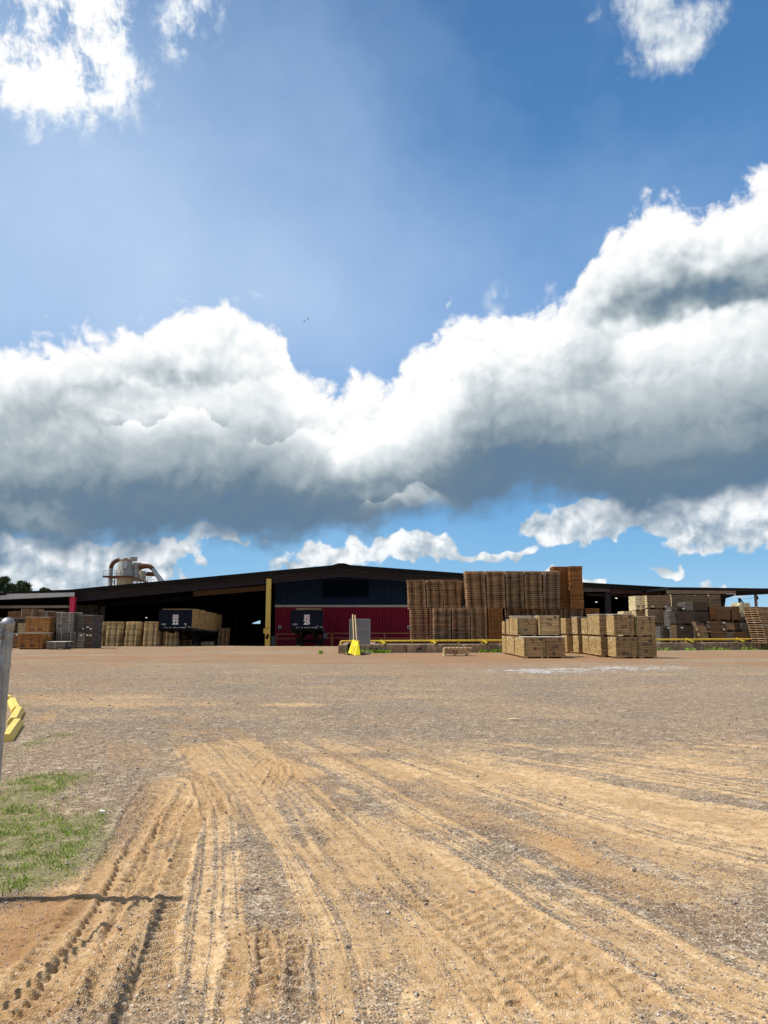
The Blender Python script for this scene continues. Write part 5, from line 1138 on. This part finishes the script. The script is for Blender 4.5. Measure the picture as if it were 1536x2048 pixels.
pack(BX, BYs[0], 0, BW, 1.35, 1.05, 'lum_new', 'lum_new_end', 'front lower fresh pack of the right group marked 7/16', marks=(('7/16', -.45, .08, .15), ('5', -.85, .84, .10), ('44', -.3, .80, .12), ('36', .5, .82, .12)), tags=tagsx((-.1, .90)), stripes=(-.72, .45), group=FG)
pack(BX + BW + .03, BYs[0] + .03, 0, BW - .1, 1.35, 1.04, 'lum_new', 'lum_new_end', 'front right lower fresh pack of the right group marked 7/16 and 40', marks=(('7/1c', -.4, .56, .14), ('40', .15, .74, .13), ('-14', -.5, .18, .14)), stripes=(-.9, .5), group=FG)
pack(BX - .03, BYs[0] + .06, 1.055, BW - .04, 1.28, 1.09, 'lum_new', 'lum_new_end', 'upper front pack of the right group marked 5 and 3/4', marks=(('5', -.35, .80, .13), ('3/4', -.35, .34, .16), ('40', .45, .84, .12), ('7', -.86, .84, .12)), tags=tagsx((-.1, .18)), stripes=(-.78, .66), top=True, group=FG)
pack(BX + BW + .01, BYs[0] + .1, 1.05, BW - .08, 1.28, 1.0, 'lum_new', 'lum_new_end', 'upper right pack of the right group marked 7 and 27', marks=(('T', -.35, .62, .14), ('7', -.3, .50, .12), ('27', -.55, .30, .14), ('40', .3, .82, .12)), stripes=(-.9, .5), top=True, group=FG)
bl = ['large', 'third', 'fourth', 'fifth', 'rearmost']
bl2 = ['second', 'third', 'fourth', 'fifth', 'rearmost']
for i in range(1, 6):
    dx_ = (-.22, -.14, -.10, -.30, -.62)[i - 1]
    pack(BX + dx_, BYs[i], 0, BW, 1.3, 1.05, 'lum_new', 'lum_new_end', f'{bl2[i-1]} lower pack from the front in the right group, gold ends facing left', tags=tagsx((-.2, .88)), group=FG)
    pack(BX + dx_ - .03, BYs[i] + .03, 1.055, BW, 1.27, (1.13, 1.13, .98, 1.03, 1.0)[i - 1], 'lum_new', 'lum_new_end', f'{bl2[i-1]} upper pack from the front in the right group, gold ends facing left', tags=tagsx((.1, .14)), top=(i in (1, 2, 4)), group=FG)
    if i < 3: pack(BX + BW + .03, BYs[i], 0, BW - .08, 1.3, 1.05, 'lum_new', 'lum_new_end', f'{bl2[i-1]} lower pack in the hidden right-hand row of the right group', group=FG)

# ---------------------------------------------------------------- packs at the left edge, standing on the gravel
LG = 'lumber packs standing on the gravel at left'
def ppx(px0, px1, Y, pyt, pyb, z0=None, d_=1.6, side='lum_brown', end='lum_brown_end', label='', **k):
    x0, x1 = X(px0, Y, 1), X(px1, Y, 1); z1 = Z(pyt, Y); z0 = Z(pyb, Y) if z0 is None else z0
    return pack(x0, Y, z0, x1 - x0, d_, z1 - z0, side, end, label, **k)
o_ = 'lum_orange'
SW = [(-.45, 'strap_w'), (.5, 'strap_w')]; SB = [(-.62, 'strap_b'), (.1, 'strap_b'), (.74, 'strap_b')]
lo1 = 1.04
ppx(36, 86, 53.0, 1266.5, 0, 0, 1.5, o_, 'lum_orange_end', 'orange lower pack nearest the fence post at left', layers=9, seams=0, straps=SB, top=True, group=LG, marks=(('SO0', -.75, .1, .15), ('W20', .05, .1, .15)), tags=[('X', .3, .85)])
ppx(50, 97, 54.6, 1234.5, 0, 1.07, 1.6, o_, 'lum_orange_end', 'orange upper pack with a white top behind the fence post', layers=8, seams=0, straps=SB, top=True, group=LG, marks=(('BL0', -.6, .1, .17), ('W16', .1, .1, .17)), tags=[('X', .3, .15)])
ppx(50, 97, 54.8, 1264.5, 0, 0, 1.6, o_, 'lum_brown_end', 'dark lower pack half hidden under the orange upper pack', layers=9, group=LG)
ppx(97.5, 108, 55.0, 1238, 0, 0, 1.5, 'lum_brown', 'lum_brown_end', 'narrow dark brown pack between the orange and grey packs', layers=18, group=LG)
ppx(111, 146, 55.0, 1225.5, 0, 1.08, 1.5, 'lum_grey', 'lum_grey_end', 'grey weathered upper pack marked in black with white straps', layers=8, seams=0, straps=SW[:], top=True, group=LG, marks=(('GT-357', -.8, .58, .16), ('S60', -.8, .26, .15)), tags=[('X', .4, .16)])
ppx(112, 152, 54.9, 1263.5, 0, 0, 1.5, 'lum_grey', 'lum_grey_end', 'grey weathered lower pack behind the small low grey pack', layers=8, seams=0, straps=SW, group=LG, marks=(('2e', .3, .5, .15),), tags=[('X', 0, .8)])
ppx(95, 131, 52.4, 1284, 0, 0, 1.3, 'lum_grey', 'lum_grey_end', 'low grey board pack lying in front, its top coloured as if sunlit', layers=4, seams=0, straps=[(-.1, 'strap_w')], top=True, group=LG, tags=[('X', 0, .5)])
ppx(152.5, 168.5, 55.6, 1230, 0, 1.06, 1.6, 'lum_grey', 'lum_grey_end', 'dark grey upper pack left of the pale pallets', layers=9, top=.012, group=LG, tags=[('y', .7, .2)])
ppx(169, 185, 55.4, 1231, 0, 1.06, 1.9, 'lum_dark_side', 'lum_grey_end', 'charcoal upper pack touching the pale pallets', layers=10, top=.012, group=LG, tags=[('y', -.3, .3), ('y', .5, .2)])
ppx(153.5, 169, 55.0, 1265, 0, 0, 1.8, 'lum_grey', 'lum_grey_end', 'dark grey lower pack left of the pale pallets', layers=10, group=LG, lean=.06, tags=[('y', .2, .82)])
ppx(170, 184.5, 55.0, 1265, 0, 0, 1.9, 'lum_dark_side', 'lum_grey_end', 'charcoal lower pack touching the pale pallets', layers=10, group=LG, lean=.05, tags=[('y', -.3, .82), ('y', .6, .8)])
ppx(-8, 28, 56.5, 1237, 0, 0, 1.6, 'lum_dark_side', 'lum_dark', 'black-brown tall pack behind the fence post top', layers=18, top=True, group=LG)
ppx(28.5, 38, 57, 1246, 0, 1.1, 1.2, 'pal_pale', 'lum_pale_end', 'small pale yellow pack between dark and orange packs', layers=5, group=LG)
ppx(25.5, 36, 55.4, 1267, 0, 0, 1.2, 'lum_brown', 'lum_brown_end', 'narrow reddish lower pack beside the fence post', layers=12, top=.02, group=LG, tags=[('y', .6, .9)])
ppx(39, 68, 59.5, 1217.5, 0, 1.25, 1.5, 'lum_brown', 'lum_brown_end', 'tallest brown pack at left bound with pale straps', layers=12, seams=3, straps=[(-.9, 'strap_w'), (.55, 'strap_w')], group=LG)
ppx(39, 68, 59.5, 1251, 0, 0, 1.5, 'lum_brown', 'lum_brown_end', 'brown pack hidden below the tallest strapped pack', layers=12, group=LG)
ppx(13, 38.5, 60.5, 1222.5, 0, 0, 1.5, 'lum_brown', 'lum_brown_end', 'dim reddish stack under the left wing of the shed', layers=24, group=LG)
ppx(69, 94.5, 60, 1223, 0, 1.8, 1.5, 'lum_tan', 'lum_brown_end', 'pale topped brown pack between the tallest pack and the red bundle', layers=6, top=True, straps=[(-.8, 'strap_w'), (.7, 'strap_w')], group=LG)
ppx(69, 95, 60, 1234, 0, 0, 1.5, 'lum_brown', 'lum_brown_end', 'hidden brown pack carrying the pale topped pack', layers=16, group=LG)
ppx(95.5, 111, 60.3, 1223.5, 0, 0, 1.5, 'lum_brown', 'lum_brown_end', 'dark red-brown bundle behind the grey upper pack', layers=26, top=.015, group=LG)

# ---------------------------------------------------------------- packs on the platform at right
RG = 'lumber packs on the platform at right'
T_ = dict(group=RG)
def rp_(px0, px1, Y, pyt, pyb, side, end, label, d_=1.5, z0=None, **k): return ppx(px0, px1, Y, pyt, pyb, z0, d_, side, end, label, group=RG, **k)
tn = 'lum_tan'; pe = 'lum_pale_end'
YB = 54.6; rows = [(1276.5, 1247.2), (1246.6, 1218.4), (1217.8, 1190.2)]
zrow = [DK, Z(1247.0, YB), Z(1218.0, YB), Z(1190.2, YB)]
posn = ['lower', 'middle', 'upper']
for r_i in range(3):
    for c_i, (a, b_) in enumerate(((1296, 1319.6), (1320.2, 1344))):
        xa, xb = X(a, YB, 2), X(b_, YB, 2)
        pack(xa, YB, zrow[r_i] + .002, xb - xa, 1.6, zrow[r_i + 1] - zrow[r_i] - .004, tn, pe, f'tan {posn[r_i]} pack of the {["left", "right"][c_i]} column in the big tan block', layers=12, group=RG, seams=3, tags=[('y', -.1 + .2 * c_i, .88 if r_i < 2 and r_i == 0 else .10)])
for c_i, (a, b_) in enumerate(((1273.8, 1284), (1284.4, 1294.8))): rp_(a, b_, YB + .5, 1191.5, 1220.5, 'pal_pale', 'lum_pale_end', f'pale upper pack at the left end of the tan block, {["outer", "inner"][c_i]} one', layers=7, seams=0, marks=(('20', -.4, .12, .15),))
rp_(1274, 1294.8, YB + .6, 1221.5, 0, 'lum_tan', 'lum_tan' and 'lum_pale_end', 'brown pack below the two pale upper packs', z0=DK, layers=26)
for a, b_, s in ((1249.5, 1258.5, 'left'), (1260, 1271, 'right')): rp_(a, b_, 56, 1222.5, 1232, 'pal_pale', pe, f'small pale {s} pack peeping over the fresh lumber packs', layers=4, seams=0)
rp_(1249.5, 1271, 56, 1232.6, 0, tn, pe, 'brown pack carrying the two small pale packs', z0=DK, layers=20)
for i_, (a, b_) in enumerate(((1346.5, 1394.8), (1395.8, 1420), (1422, 1445.8))):
    rp_(a, b_, 57.2, 1189.5, 1222, tn, pe, ['widest tan pack high in the back row', 'tan pack second from the right in the back row', 'rightmost tan pack high in the back row'][i_], layers=13, seams=3, jit=.003)
    rp_(a, b_, 57.2, 1222.6, 0, tn, 'lum_brown_end', ['tan stack under the widest back row pack', 'tan stack under the second back row pack', 'tan stack under the rightmost back row pack'][i_], z0=DK, layers=24)
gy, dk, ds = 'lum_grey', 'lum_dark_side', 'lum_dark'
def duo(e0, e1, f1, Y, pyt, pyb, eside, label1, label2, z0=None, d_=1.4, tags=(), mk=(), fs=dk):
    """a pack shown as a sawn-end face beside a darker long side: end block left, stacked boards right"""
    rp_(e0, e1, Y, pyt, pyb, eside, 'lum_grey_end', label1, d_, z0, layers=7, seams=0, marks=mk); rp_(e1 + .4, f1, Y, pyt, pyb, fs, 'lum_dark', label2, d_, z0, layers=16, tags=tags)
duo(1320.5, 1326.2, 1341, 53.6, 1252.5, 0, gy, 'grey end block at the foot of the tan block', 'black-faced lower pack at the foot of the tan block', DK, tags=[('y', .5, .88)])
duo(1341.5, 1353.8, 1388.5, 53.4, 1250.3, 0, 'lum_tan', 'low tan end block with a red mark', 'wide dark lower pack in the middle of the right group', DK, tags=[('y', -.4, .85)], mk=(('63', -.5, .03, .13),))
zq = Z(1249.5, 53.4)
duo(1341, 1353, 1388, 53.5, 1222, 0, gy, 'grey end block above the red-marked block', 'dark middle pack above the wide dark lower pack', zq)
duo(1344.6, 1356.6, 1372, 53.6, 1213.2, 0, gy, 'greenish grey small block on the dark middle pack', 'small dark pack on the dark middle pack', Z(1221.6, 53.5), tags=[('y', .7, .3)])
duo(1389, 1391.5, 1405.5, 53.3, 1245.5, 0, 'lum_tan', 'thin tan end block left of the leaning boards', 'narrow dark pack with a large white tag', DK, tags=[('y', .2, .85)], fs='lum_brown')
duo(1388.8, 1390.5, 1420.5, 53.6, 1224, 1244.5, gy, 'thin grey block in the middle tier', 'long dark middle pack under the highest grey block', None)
duo(1373.5, 1389.2, 1419, 53.8, 1203.8, 1223.4, gy, 'highest grey end block of the right group', 'highest dark pack of the right group', None)
rp_(1404, 1420.5, 52.9, 1243.5, 0, 'lum_tan', 'lum_tan', 'sagging pile of pale boards leaning to the left', 1.2, DK, layers=11, seams=0, lean=-.30, jit=.04, straps='')
rp_(1421.5, 1451.5, 53.0, 1242.5, 0, 'lum_brown', 'lum_dark', 'rough brown pack of uneven boards with two white tags', 1.5, DK, layers=20, jit=.03, tags=[('y', .85, .93), ('y', .8, .60)])
duo(1422, 1435.5, 1463.5, 54.0, 1212.8, 1241.3, 'lum_orange', 'bright orange end block of the right group', 'rust-brown pack right of the orange block', None, fs='lum_brown')
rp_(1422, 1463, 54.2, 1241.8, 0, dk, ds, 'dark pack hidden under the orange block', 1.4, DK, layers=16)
rp_(1466, 1483.5, 54.0, 1213, 1242, 'lum_brown', 'lum_dark', 'narrow rust-brown pack with its top coloured as if sunlit', 1.4, None, layers=14, top=True)
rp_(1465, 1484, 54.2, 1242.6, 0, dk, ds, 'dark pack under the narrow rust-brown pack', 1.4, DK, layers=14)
rp_(1484, 1504.5, 54.6, 1205.5, 1236, 'pal_pale', pe, 'pale tall pack tied with rusty bands', 1.4, None, layers=9, seams=0, straps=[(-.3, 'strap_b'), (.15, 'strap_b'), (.55, 'strap_b')])
duo(1484, 1499, 1512.5, 54.2, 1236.5, 1244, gy, 'thin grey block under the pale tall pack', 'thin dark pack under the pale tall pack', None)
duo(1452, 1470, 1483, 53.2, 1245.6, 1262.5, 'lum_tan', 'tan end block with orange ends near the right edge', 'small dark pack right of the tan orange block', None)
duo(1452, 1467.8, 1494, 53.0, 1263.6, 0, gy, 'low grey end block resting on the platform', 'low dark bundle with ragged board tops', DK, fs='lum_brown')
duo(1484, 1499, 1516.5, 53.6, 1245.5, 0, gy, 'grey end block left of the leaning pallets', 'black pack left of the leaning pallets', DK)
for a, b_, w_ in ((1297, 1345, 'leftmost'), (1346, 1394, 'left'), (1395, 1445, 'middle'), (1446, 1505, 'right')): rp_(a, b_, 59.2, 1206 if b_ < 1500 else 1213, 0, dk, ds, f'dark {w_} stack added to close sky gaps at the back of the platform', 1.0, DK, layers=30)  # unseen dark packs added so the gaps before them show no sky
stack(X(1538, 53.2), 53.0, DK, 16, 'pal_brown', 'plain', '', '', dz=.150, L=1.1, lean=-.2, individual=False, H=.147)
for px, Y in ((1481, 60),):
    x = X(px, Y, 4); pp = empty('utility_pole', (x, Y, 0), 'short dark slanted pole seen under the canopy', 'pole')
    MB().bar((x - .12, Y, 2), (x - .12, Y, Z(1196, Y)), .12).build('upright', M['black'], pp); MB().bar((x - .1, Y, Z(1196.5, Y)), (x + .16, Y, Z(1206, Y)), .09).build('strut', M['black'], pp)
    MB().tube([(x - .1, Y, Z(1198, Y)), (x + .7, Y, Z(1197.5, Y)), (X(1514, Y, 4), Y, Z(1192.5, Y))], .012, 5).build('wire', M['black'], pp); MB().box(X(1513, Y, 4), X(1515.6, Y, 4), Y - .05, Y + .05, Z(1199.5, Y), Z(1192, Y)).build('bracket', M['black'], pp)

# ---------------------------------------------------------------- board loads on the trailers
def load(root, zzf, Wd, ang, n, top, wfrac, label, cxo=0.0, L0=.12, dl=2.2):
    for i in range(n):
        y = L0 + i * (dl + .03); zb = zzf(y) + .02; ox, oy, _ = root.location; xm, ym = cxo, y + dl / 2
        cx__, cy__ = ox + xm * math.cos(ang) - ym * math.sin(ang), oy + xm * math.sin(ang) + ym * math.cos(ang); w_ = Wd * wfrac; h_ = top - .035 * y - zb + (.03 if i % 2 else 0)
        pk = pack(cx__ - w_ / 2, cy__ - dl / 2, zb, w_, dl, h_, 'lum_new', 'lum_new_end', label[i], layers=18, jit=.03, group='board packs loaded on the trailers', bolster=False, cat='lumber pack'); pk.rotation_euler[2] = ang
load(t22, zz22, W22, 0, 5, 2.93, .93, ['foremost board pack on trailer 22, right behind the headboard', 'second board pack back on trailer 22', 'third board pack back on trailer 22', 'fourth board pack back on trailer 22', 'rearmost board pack on trailer 22'], cxo=.10)
load(t25, zz25, W25, R(4.0), 5, 2.98, .78, ['foremost board pack on trailer 25, just showing above its headboard', 'second board pack hidden behind the headboard of trailer 25', 'third board pack hidden behind the headboard of trailer 25', 'fourth board pack hidden behind the headboard of trailer 25', 'rearmost board pack hidden behind the headboard of trailer 25'], cxo=.12)

# ---------------------------------------------------------------- things in front of the kerb
Y = KY(-2) + .35; x0, x1 = X(699, Y, 1), X(740, Y, 1); zt_, zs = Z(1238, Y), Z(1258.5, Y)
sh_ = empty('steel_sheet', ((x0 + x1) / 2, Y, PT), 'grey rectangular metal sheet standing upright on the kerb', 'sheet')
mb = MB(); mb.box(x0, x1, Y, Y + .03, PT + .0, zt_); mb.build('panel', M['metal_grey'], sh_)
mb = MB(); mb.box(x0 - .012, x0 + .02, Y - .012, Y + .04, PT, zt_ + .012); mb.box(x1 - .02, x1 + .012, Y - .012, Y + .04, PT, zt_ + .012); mb.box(x0 + .021, x1 - .021, Y - .010, Y + .04, zt_ - .02, zt_ + .012); mb.box(x0 + .021, x1 - .021, Y - .010, Y + .04, zs - .012, zs + .012); mb.build('frame', M['duct_grey'], sh_)
Yb = 44.0
for pxa, pya, pxb, pyb, lb in ((705, 1229, 708, 1292, 'left wooden pole leaning on the grey sheet behind the yellow prop'), (709.8, 1230.5, 714, 1290, 'right wooden pole leaning on the grey sheet behind the yellow prop')):
    a = (X(pxa, Y - .08, 1), Y - .08, Z(pya, Y - .08)); b_ = (X(pxb, Yb + .5, 0), Yb + .62, Z(pyb, Yb + .62)); pw = empty('wooden_pole', b_, lb, 'pole', 'wooden poles on the grey sheet')
    MB().tube([b_, a], [.030, .034], 8).build('shaft', paint('pale_pole_wood', (.72, .52, .28), .7, .3), pw)
# yellow folded prop (an A-shaped chock stand)
x0 = X(710, Yb, .4)
ys_ = empty('yellow_barrier', (x0, Yb - .9, 0), 'bright yellow A-shaped plastic barrier leaning in front of the grey sheet', 'barrier', rz=R(0))
zt_ = .80
P0 = [(-.33, .05, .06), (-.02, -.62, .03), (.36, -.50, .04), (.30, .20, .05)]
T0, T1 = (-.14, .16, .84), (.27, -.12, .74)
mb = MB()
def leaf(mb, a, b_, c_, d_, th=(0, .03, 0)): mb.hexa([a, b_, tuple(np.add(b_, th)), tuple(np.add(a, th)), d_, c_, tuple(np.add(c_, th)), tuple(np.add(d_, th))])
mb = MB(); leaf(mb, (-.34, -.05, .12), (.05, -.45, .0), (.20, -.10, .72), (-.12, .12, .84), (.035, .02, 0)); fp = mb.build('left_panel', M['yellow_new'], ys_, world=False)
mb = MB(); leaf(mb, (.05, -.45, .0), (.34, -.40, .02), (.24, -.10, .70), (.20, -.10, .72), (0, .035, 0)); mb.build('front_panel', M['yellow_new'], ys_, world=False)
mb = MB(); leaf(mb, (.34, -.40, .02), (.28, .25, .02), (.0, .18, .80), (.24, -.10, .70), (-.03, 0, 0)); mb.build('right_panel', M['yellow_new'], ys_, world=False)
mb = MB(); mb.prism([(-.05 + .05, -.002), (.03, -.002), (.2, .5), (.18, .52)], -.01, .0); 
mb = MB()
for i in range(2): mb.hexa([(-.22 + .10 * i, -.22 - .1 * i, .12), (-.19 + .10 * i, -.25 - .1 * i, .12), (-.10 + .1 * i, -.05 - .1 * i, .62), (-.13 + .1 * i, -.02 - .1 * i, .62), (-.225 + .10 * i, -.245 - .1 * i, .12), (-.195 + .10 * i, -.275 - .1 * i, .12), (-.105 + .1 * i, -.075 - .1 * i, .62), (-.135 + .1 * i, -.045 - .1 * i, .62)])
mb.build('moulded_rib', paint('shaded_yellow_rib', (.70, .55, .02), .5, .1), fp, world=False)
tb = empty('rubber_base', (x0, Yb - .75, 0), 'black rubber base plate under the yellow barrier', 'base plate')
MB().prism([(-.5, -.05), (-.3, -.32), (.3, -.42), (.62, -.2), (.58, .1), (0, .25), (-.42, .2)], .0, .055, 'z').build('plate', M['rubber'], tb, world=False)
MB().box(-.40, -.14, .30, .40, 0, .62).build('upright_slab', M['black'], tb, world=False)
for i, (ox, oy, s_, lb) in enumerate(((.50, -.12, .13, 'pale broken rock on the right of the yellow barrier'), (.72, 0, .12, 'dark rock furthest right of the yellow barrier'), (-.45, -.12, .10, 'small pale rock at the left foot of the yellow barrier'))):
    r_ = random.Random(i); mb = MB(); V = [(s_ * 1.4 * math.cos(a) * r_.uniform(.8, 1.1), s_ * math.sin(a) * r_.uniform(.8, 1.1), z * s_ * r_.uniform(.8, 1.2)) for z, k_ in ((-.3, 1), (.5, 1)) for a in [j * math.pi / 3 for j in range(6)]] + [(0, 0, s_ * .9)]
    mb.add(V, [(j, (j + 1) % 6, 6 + (j + 1) % 6, 6 + j) for j in range(6)] + [(6 + j, 6 + (j + 1) % 6, 12) for j in range(6)] + [(5, 4, 3, 2, 1, 0)])
    o = mb.build('rock', M['concrete'] if i != 1 else M['metal_grey'], None, world=False); o.location = (x0 + ox, Yb - .78 + oy, .07 if i < 2 else .03); tag(o, lb, 'rock', 'rocks round the yellow barrier')
# low pile of offcuts on a pallet
Y = 41.6; x0, x1 = X(888, Y, .2), X(939, Y, .2)
op = empty('board_pile', ((x0 + x1) / 2, Y + .5, 0), 'low untidy pile of short board offcuts on a pallet before the kerb', 'board pile')
w_ = (x1 - x0) / 2; mb = MB(); r_ = random.Random(4)
for i in range(5):
    z_ = .13 + i * .055
    for j in range(9):
        xa = -w_ + 2 * w_ * j / 9 * .48; 
        if r_.random() < .92: mb.box(xa + r_.uniform(0, .02), xa + 2 * w_ / 9 * .48 - .006, -.5 + r_.uniform(-.06, .03), .5, z_, z_ + .045)
    mb.box(.0, w_ - .03 - .02 * i + r_.uniform(-.03, .03), -.5 + r_.uniform(-.02, .02), .5, z_, z_ + .045)
for j in range(7): mb.box(-w_ + .05 + j * .22, -w_ + .20 + j * .22, -.48, .5, .41, .41 + r_.uniform(.012, .05))
mb.build('boards', wood('offcut_wood', (.50, .30, .14), (.82, .62, .40), grain=(1, 6, 20), wear=.35, dark=(.12, .07, .04)), op, world=False)
mb = MB()
for xa in (-w_, -.08, w_ - .12): mb.box(xa, xa + .12, -.5, .5, 0, .10)
mb.box(-w_, w_, -.52, -.42, .102, .125); mb.box(-w_, w_, .4, .5, .102, .125); mb.build('pallet_base', M['pal_pale'], op, world=False)

# ---------------------------------------------------------------- yellow wheel stops at left
def stop(pa, pb, w_, label):
    a = np.array(gnd(*pa)); b_ = np.array(gnd(*pb)); L = np.linalg.norm(b_ - a); an = math.atan2(*(b_ - a)[::-1]); c_ = (a + b_) / 2
    gz = float(ground(np.array([c_[0]]), np.array([c_[1]]))[0][0])
    root = empty('wheel_stop', (c_[0], c_[1], gz - .01), label, 'wheel stop', 'yellow wheel stops edging the grass', an)
    P = [(-w_ / 2, 0), (w_ / 2, 0), (w_ / 2, .06), (w_ / 2 - .045, .125), (-w_ / 2 + .045, .125), (-w_ / 2, .06)]
    hl = L / 2; mb = MB(); n = 6; V = []
    for i, x in enumerate((-hl, -hl + .012, hl - .012, hl)):
        k_ = .96 if i in (0, 3) else 1; V += [(x, p[0] * k_, p[1] * (k_ if p[1] else 1)) for p in P]
    mb.add(V, [tuple(range(n - 1, -1, -1)), tuple(3 * n + j for j in range(n))] + [(i * n + j, i * n + (j + 1) % n, (i + 1) * n + (j + 1) % n, (i + 1) * n + j) for i in range(3) for j in range(n)])
    mb.build('concrete_block', M['yellow_stop'], root, world=False)
    for u in (-.6, .6):
        mb = MB(); mb.tube([(u * hl, 0, .120), (u * hl, 0, .1270)], .012, 10); mb.build('pin_hole', M['black'], root, world=False)
stop((11, 1484), (34, 1451), .18, 'nearest and longest yellow wheel stop beside the fence post')
stop((26, 1448), (38, 1425), .18, 'second yellow wheel stop from the camera')
stop((33, 1425), (24, 1406), .18, 'third yellow wheel stop from the camera')
stop((19, 1404), (-8, 1393), .18, 'farthest yellow wheel stop, mostly behind the fence post')

# ---------------------------------------------------------------- galvanised chain-link end post at the left edge
fx, fy, fh = -2.372, 4.85, 1.645
fp_ = empty('fence_post', (fx, fy, 0), 'galvanised round fence post with domed cap and clamp bands at the left edge', 'fence post')
MB().tube([(fx, fy, -.1), (fx, fy, fh - .03)], .036, 24).build('pole', M['galv'], fp_, smooth=False)
MB().lathe([(.0405, fh - .075), (.0405, fh - .035), (.043, fh - .033), (.043, fh - .028), (.036, fh - .012), (.022, fh + .002), (.006, fh + .007)], (fx, fy, 0), 24).build('domed_cap', M['galv'], fp_, smooth=True)
for z_ in (1.54, 1.455, 1.36, .97, .60, .25):
    o = MB().lathe([(.0395, z_ - .013), (.0405, z_ - .012), (.0405, z_ + .012), (.0395, z_ + .013)], (fx, fy, 0), 24).build('clamp_band', M['galv'], fp_)
    MB().box(fx - .075, fx - .036, fy - .058, fy - .050, z_ - .011, z_ + .011).tube([(fx - .06, fy - .075, z_), (fx - .06, fy - .03, z_)], .006, 6).build('bolt', M['galv'], o)
MB().box(fx + .010, fx + .018, fy - .048, fy - .042, .1, 1.56).build('tension_bar', M['galv'], fp_)
MB().box(fx - .026, fx - .018, fy - .050, fy - .044, .1, 1.56).build('tension_bar', M['galv'], fp_)
MB().tube([(fx - .030, fy - .075, 1.545), (fx - .030, fy - .035, 1.545)], [.030, .033], 18).build('rail_end_cup', M['galv'], fp_)
MB().tube([(fx - .028, fy - .07, 1.60), (fx + .13, 3.3, 1.64), (fx + .30, 1.2, 1.64)], .017, 14).build('top_rail', M['galv'], fp_)
MB().tube([(fx - .02, fy - .06, 1.35), (fx + .12, 3.45, .88), (fx + .20, 2.6, .55)], .012, 10).build('brace_rail', M['galv'], fp_)

fp_.rotation_euler[1] = .016
# two far birds
for px, py, lb in ((609, 643, 'left of two tiny dark birds high over the ridge'), (616, 638, 'right of two tiny dark birds high over the ridge')):
    d = ray(px, py); p = d * 150 + np.array([0, 0, EYE]); o = MB().tube([(-.2, 0, 0), (0, 0, .03), (.2, 0, .02)], [.02, .06, .02], 6).add([(0, -.02, .03), (-.05, .1, .04), (-.15, .42, .16), (.06, .1, .04)], [(0, 2, 1), (0, 3, 2)]).add([(0, .02, .03), (-.05, -.1, .04), (-.15, -.42, .16), (.06, -.1, .04)], [(0, 1, 2), (0, 2, 3)]).build('bird', M['bird'], None, world=False)
    o.location = tuple(p); tag(o, lb, 'bird', 'birds in the sky')
# small things lying on the gravel
for px, py, l_, w_, lb in ((1028, 1442, .16, .05, 'short wood scrap lying on the grey gravel'), (204, 1628, .045, .035, 'pale flat stone at the right end of the grass')):
    gx_, gy_ = gnd(px, py); z_ = float(ground(np.array([gx_]), np.array([gy_]))[0][0]); nm = 'stone' if 'stone' in lb else 'wood_scrap'
    o = MB().hexa([(-l_ / 2, -w_ / 2, 0), (l_ / 2, -w_ / 2 * .8, 0), (l_ / 2, w_ / 2, 0), (-l_ / 2 * .9, w_ / 2, 0), (-l_ / 2, -w_ / 2, .03), (l_ / 2 * .95, -w_ / 2, .025), (l_ / 2, w_ / 2 * .8, .028), (-l_ / 2, w_ / 2, .035)]).build(nm, M['pal_pale'] if nm != 'stone' else M['top_and_stone'], None, world=False)
    o.location = (gx_, gy_, z_ + .004); o.rotation_euler[2] = .15; tag(o, lb, nm.replace('_', ' '))
for o in bpy.data.objects:
    if '_w' in o: del o['_w']
SC.cycles.use_adaptive_sampling = True; SC.cycles.adaptive_threshold = .02
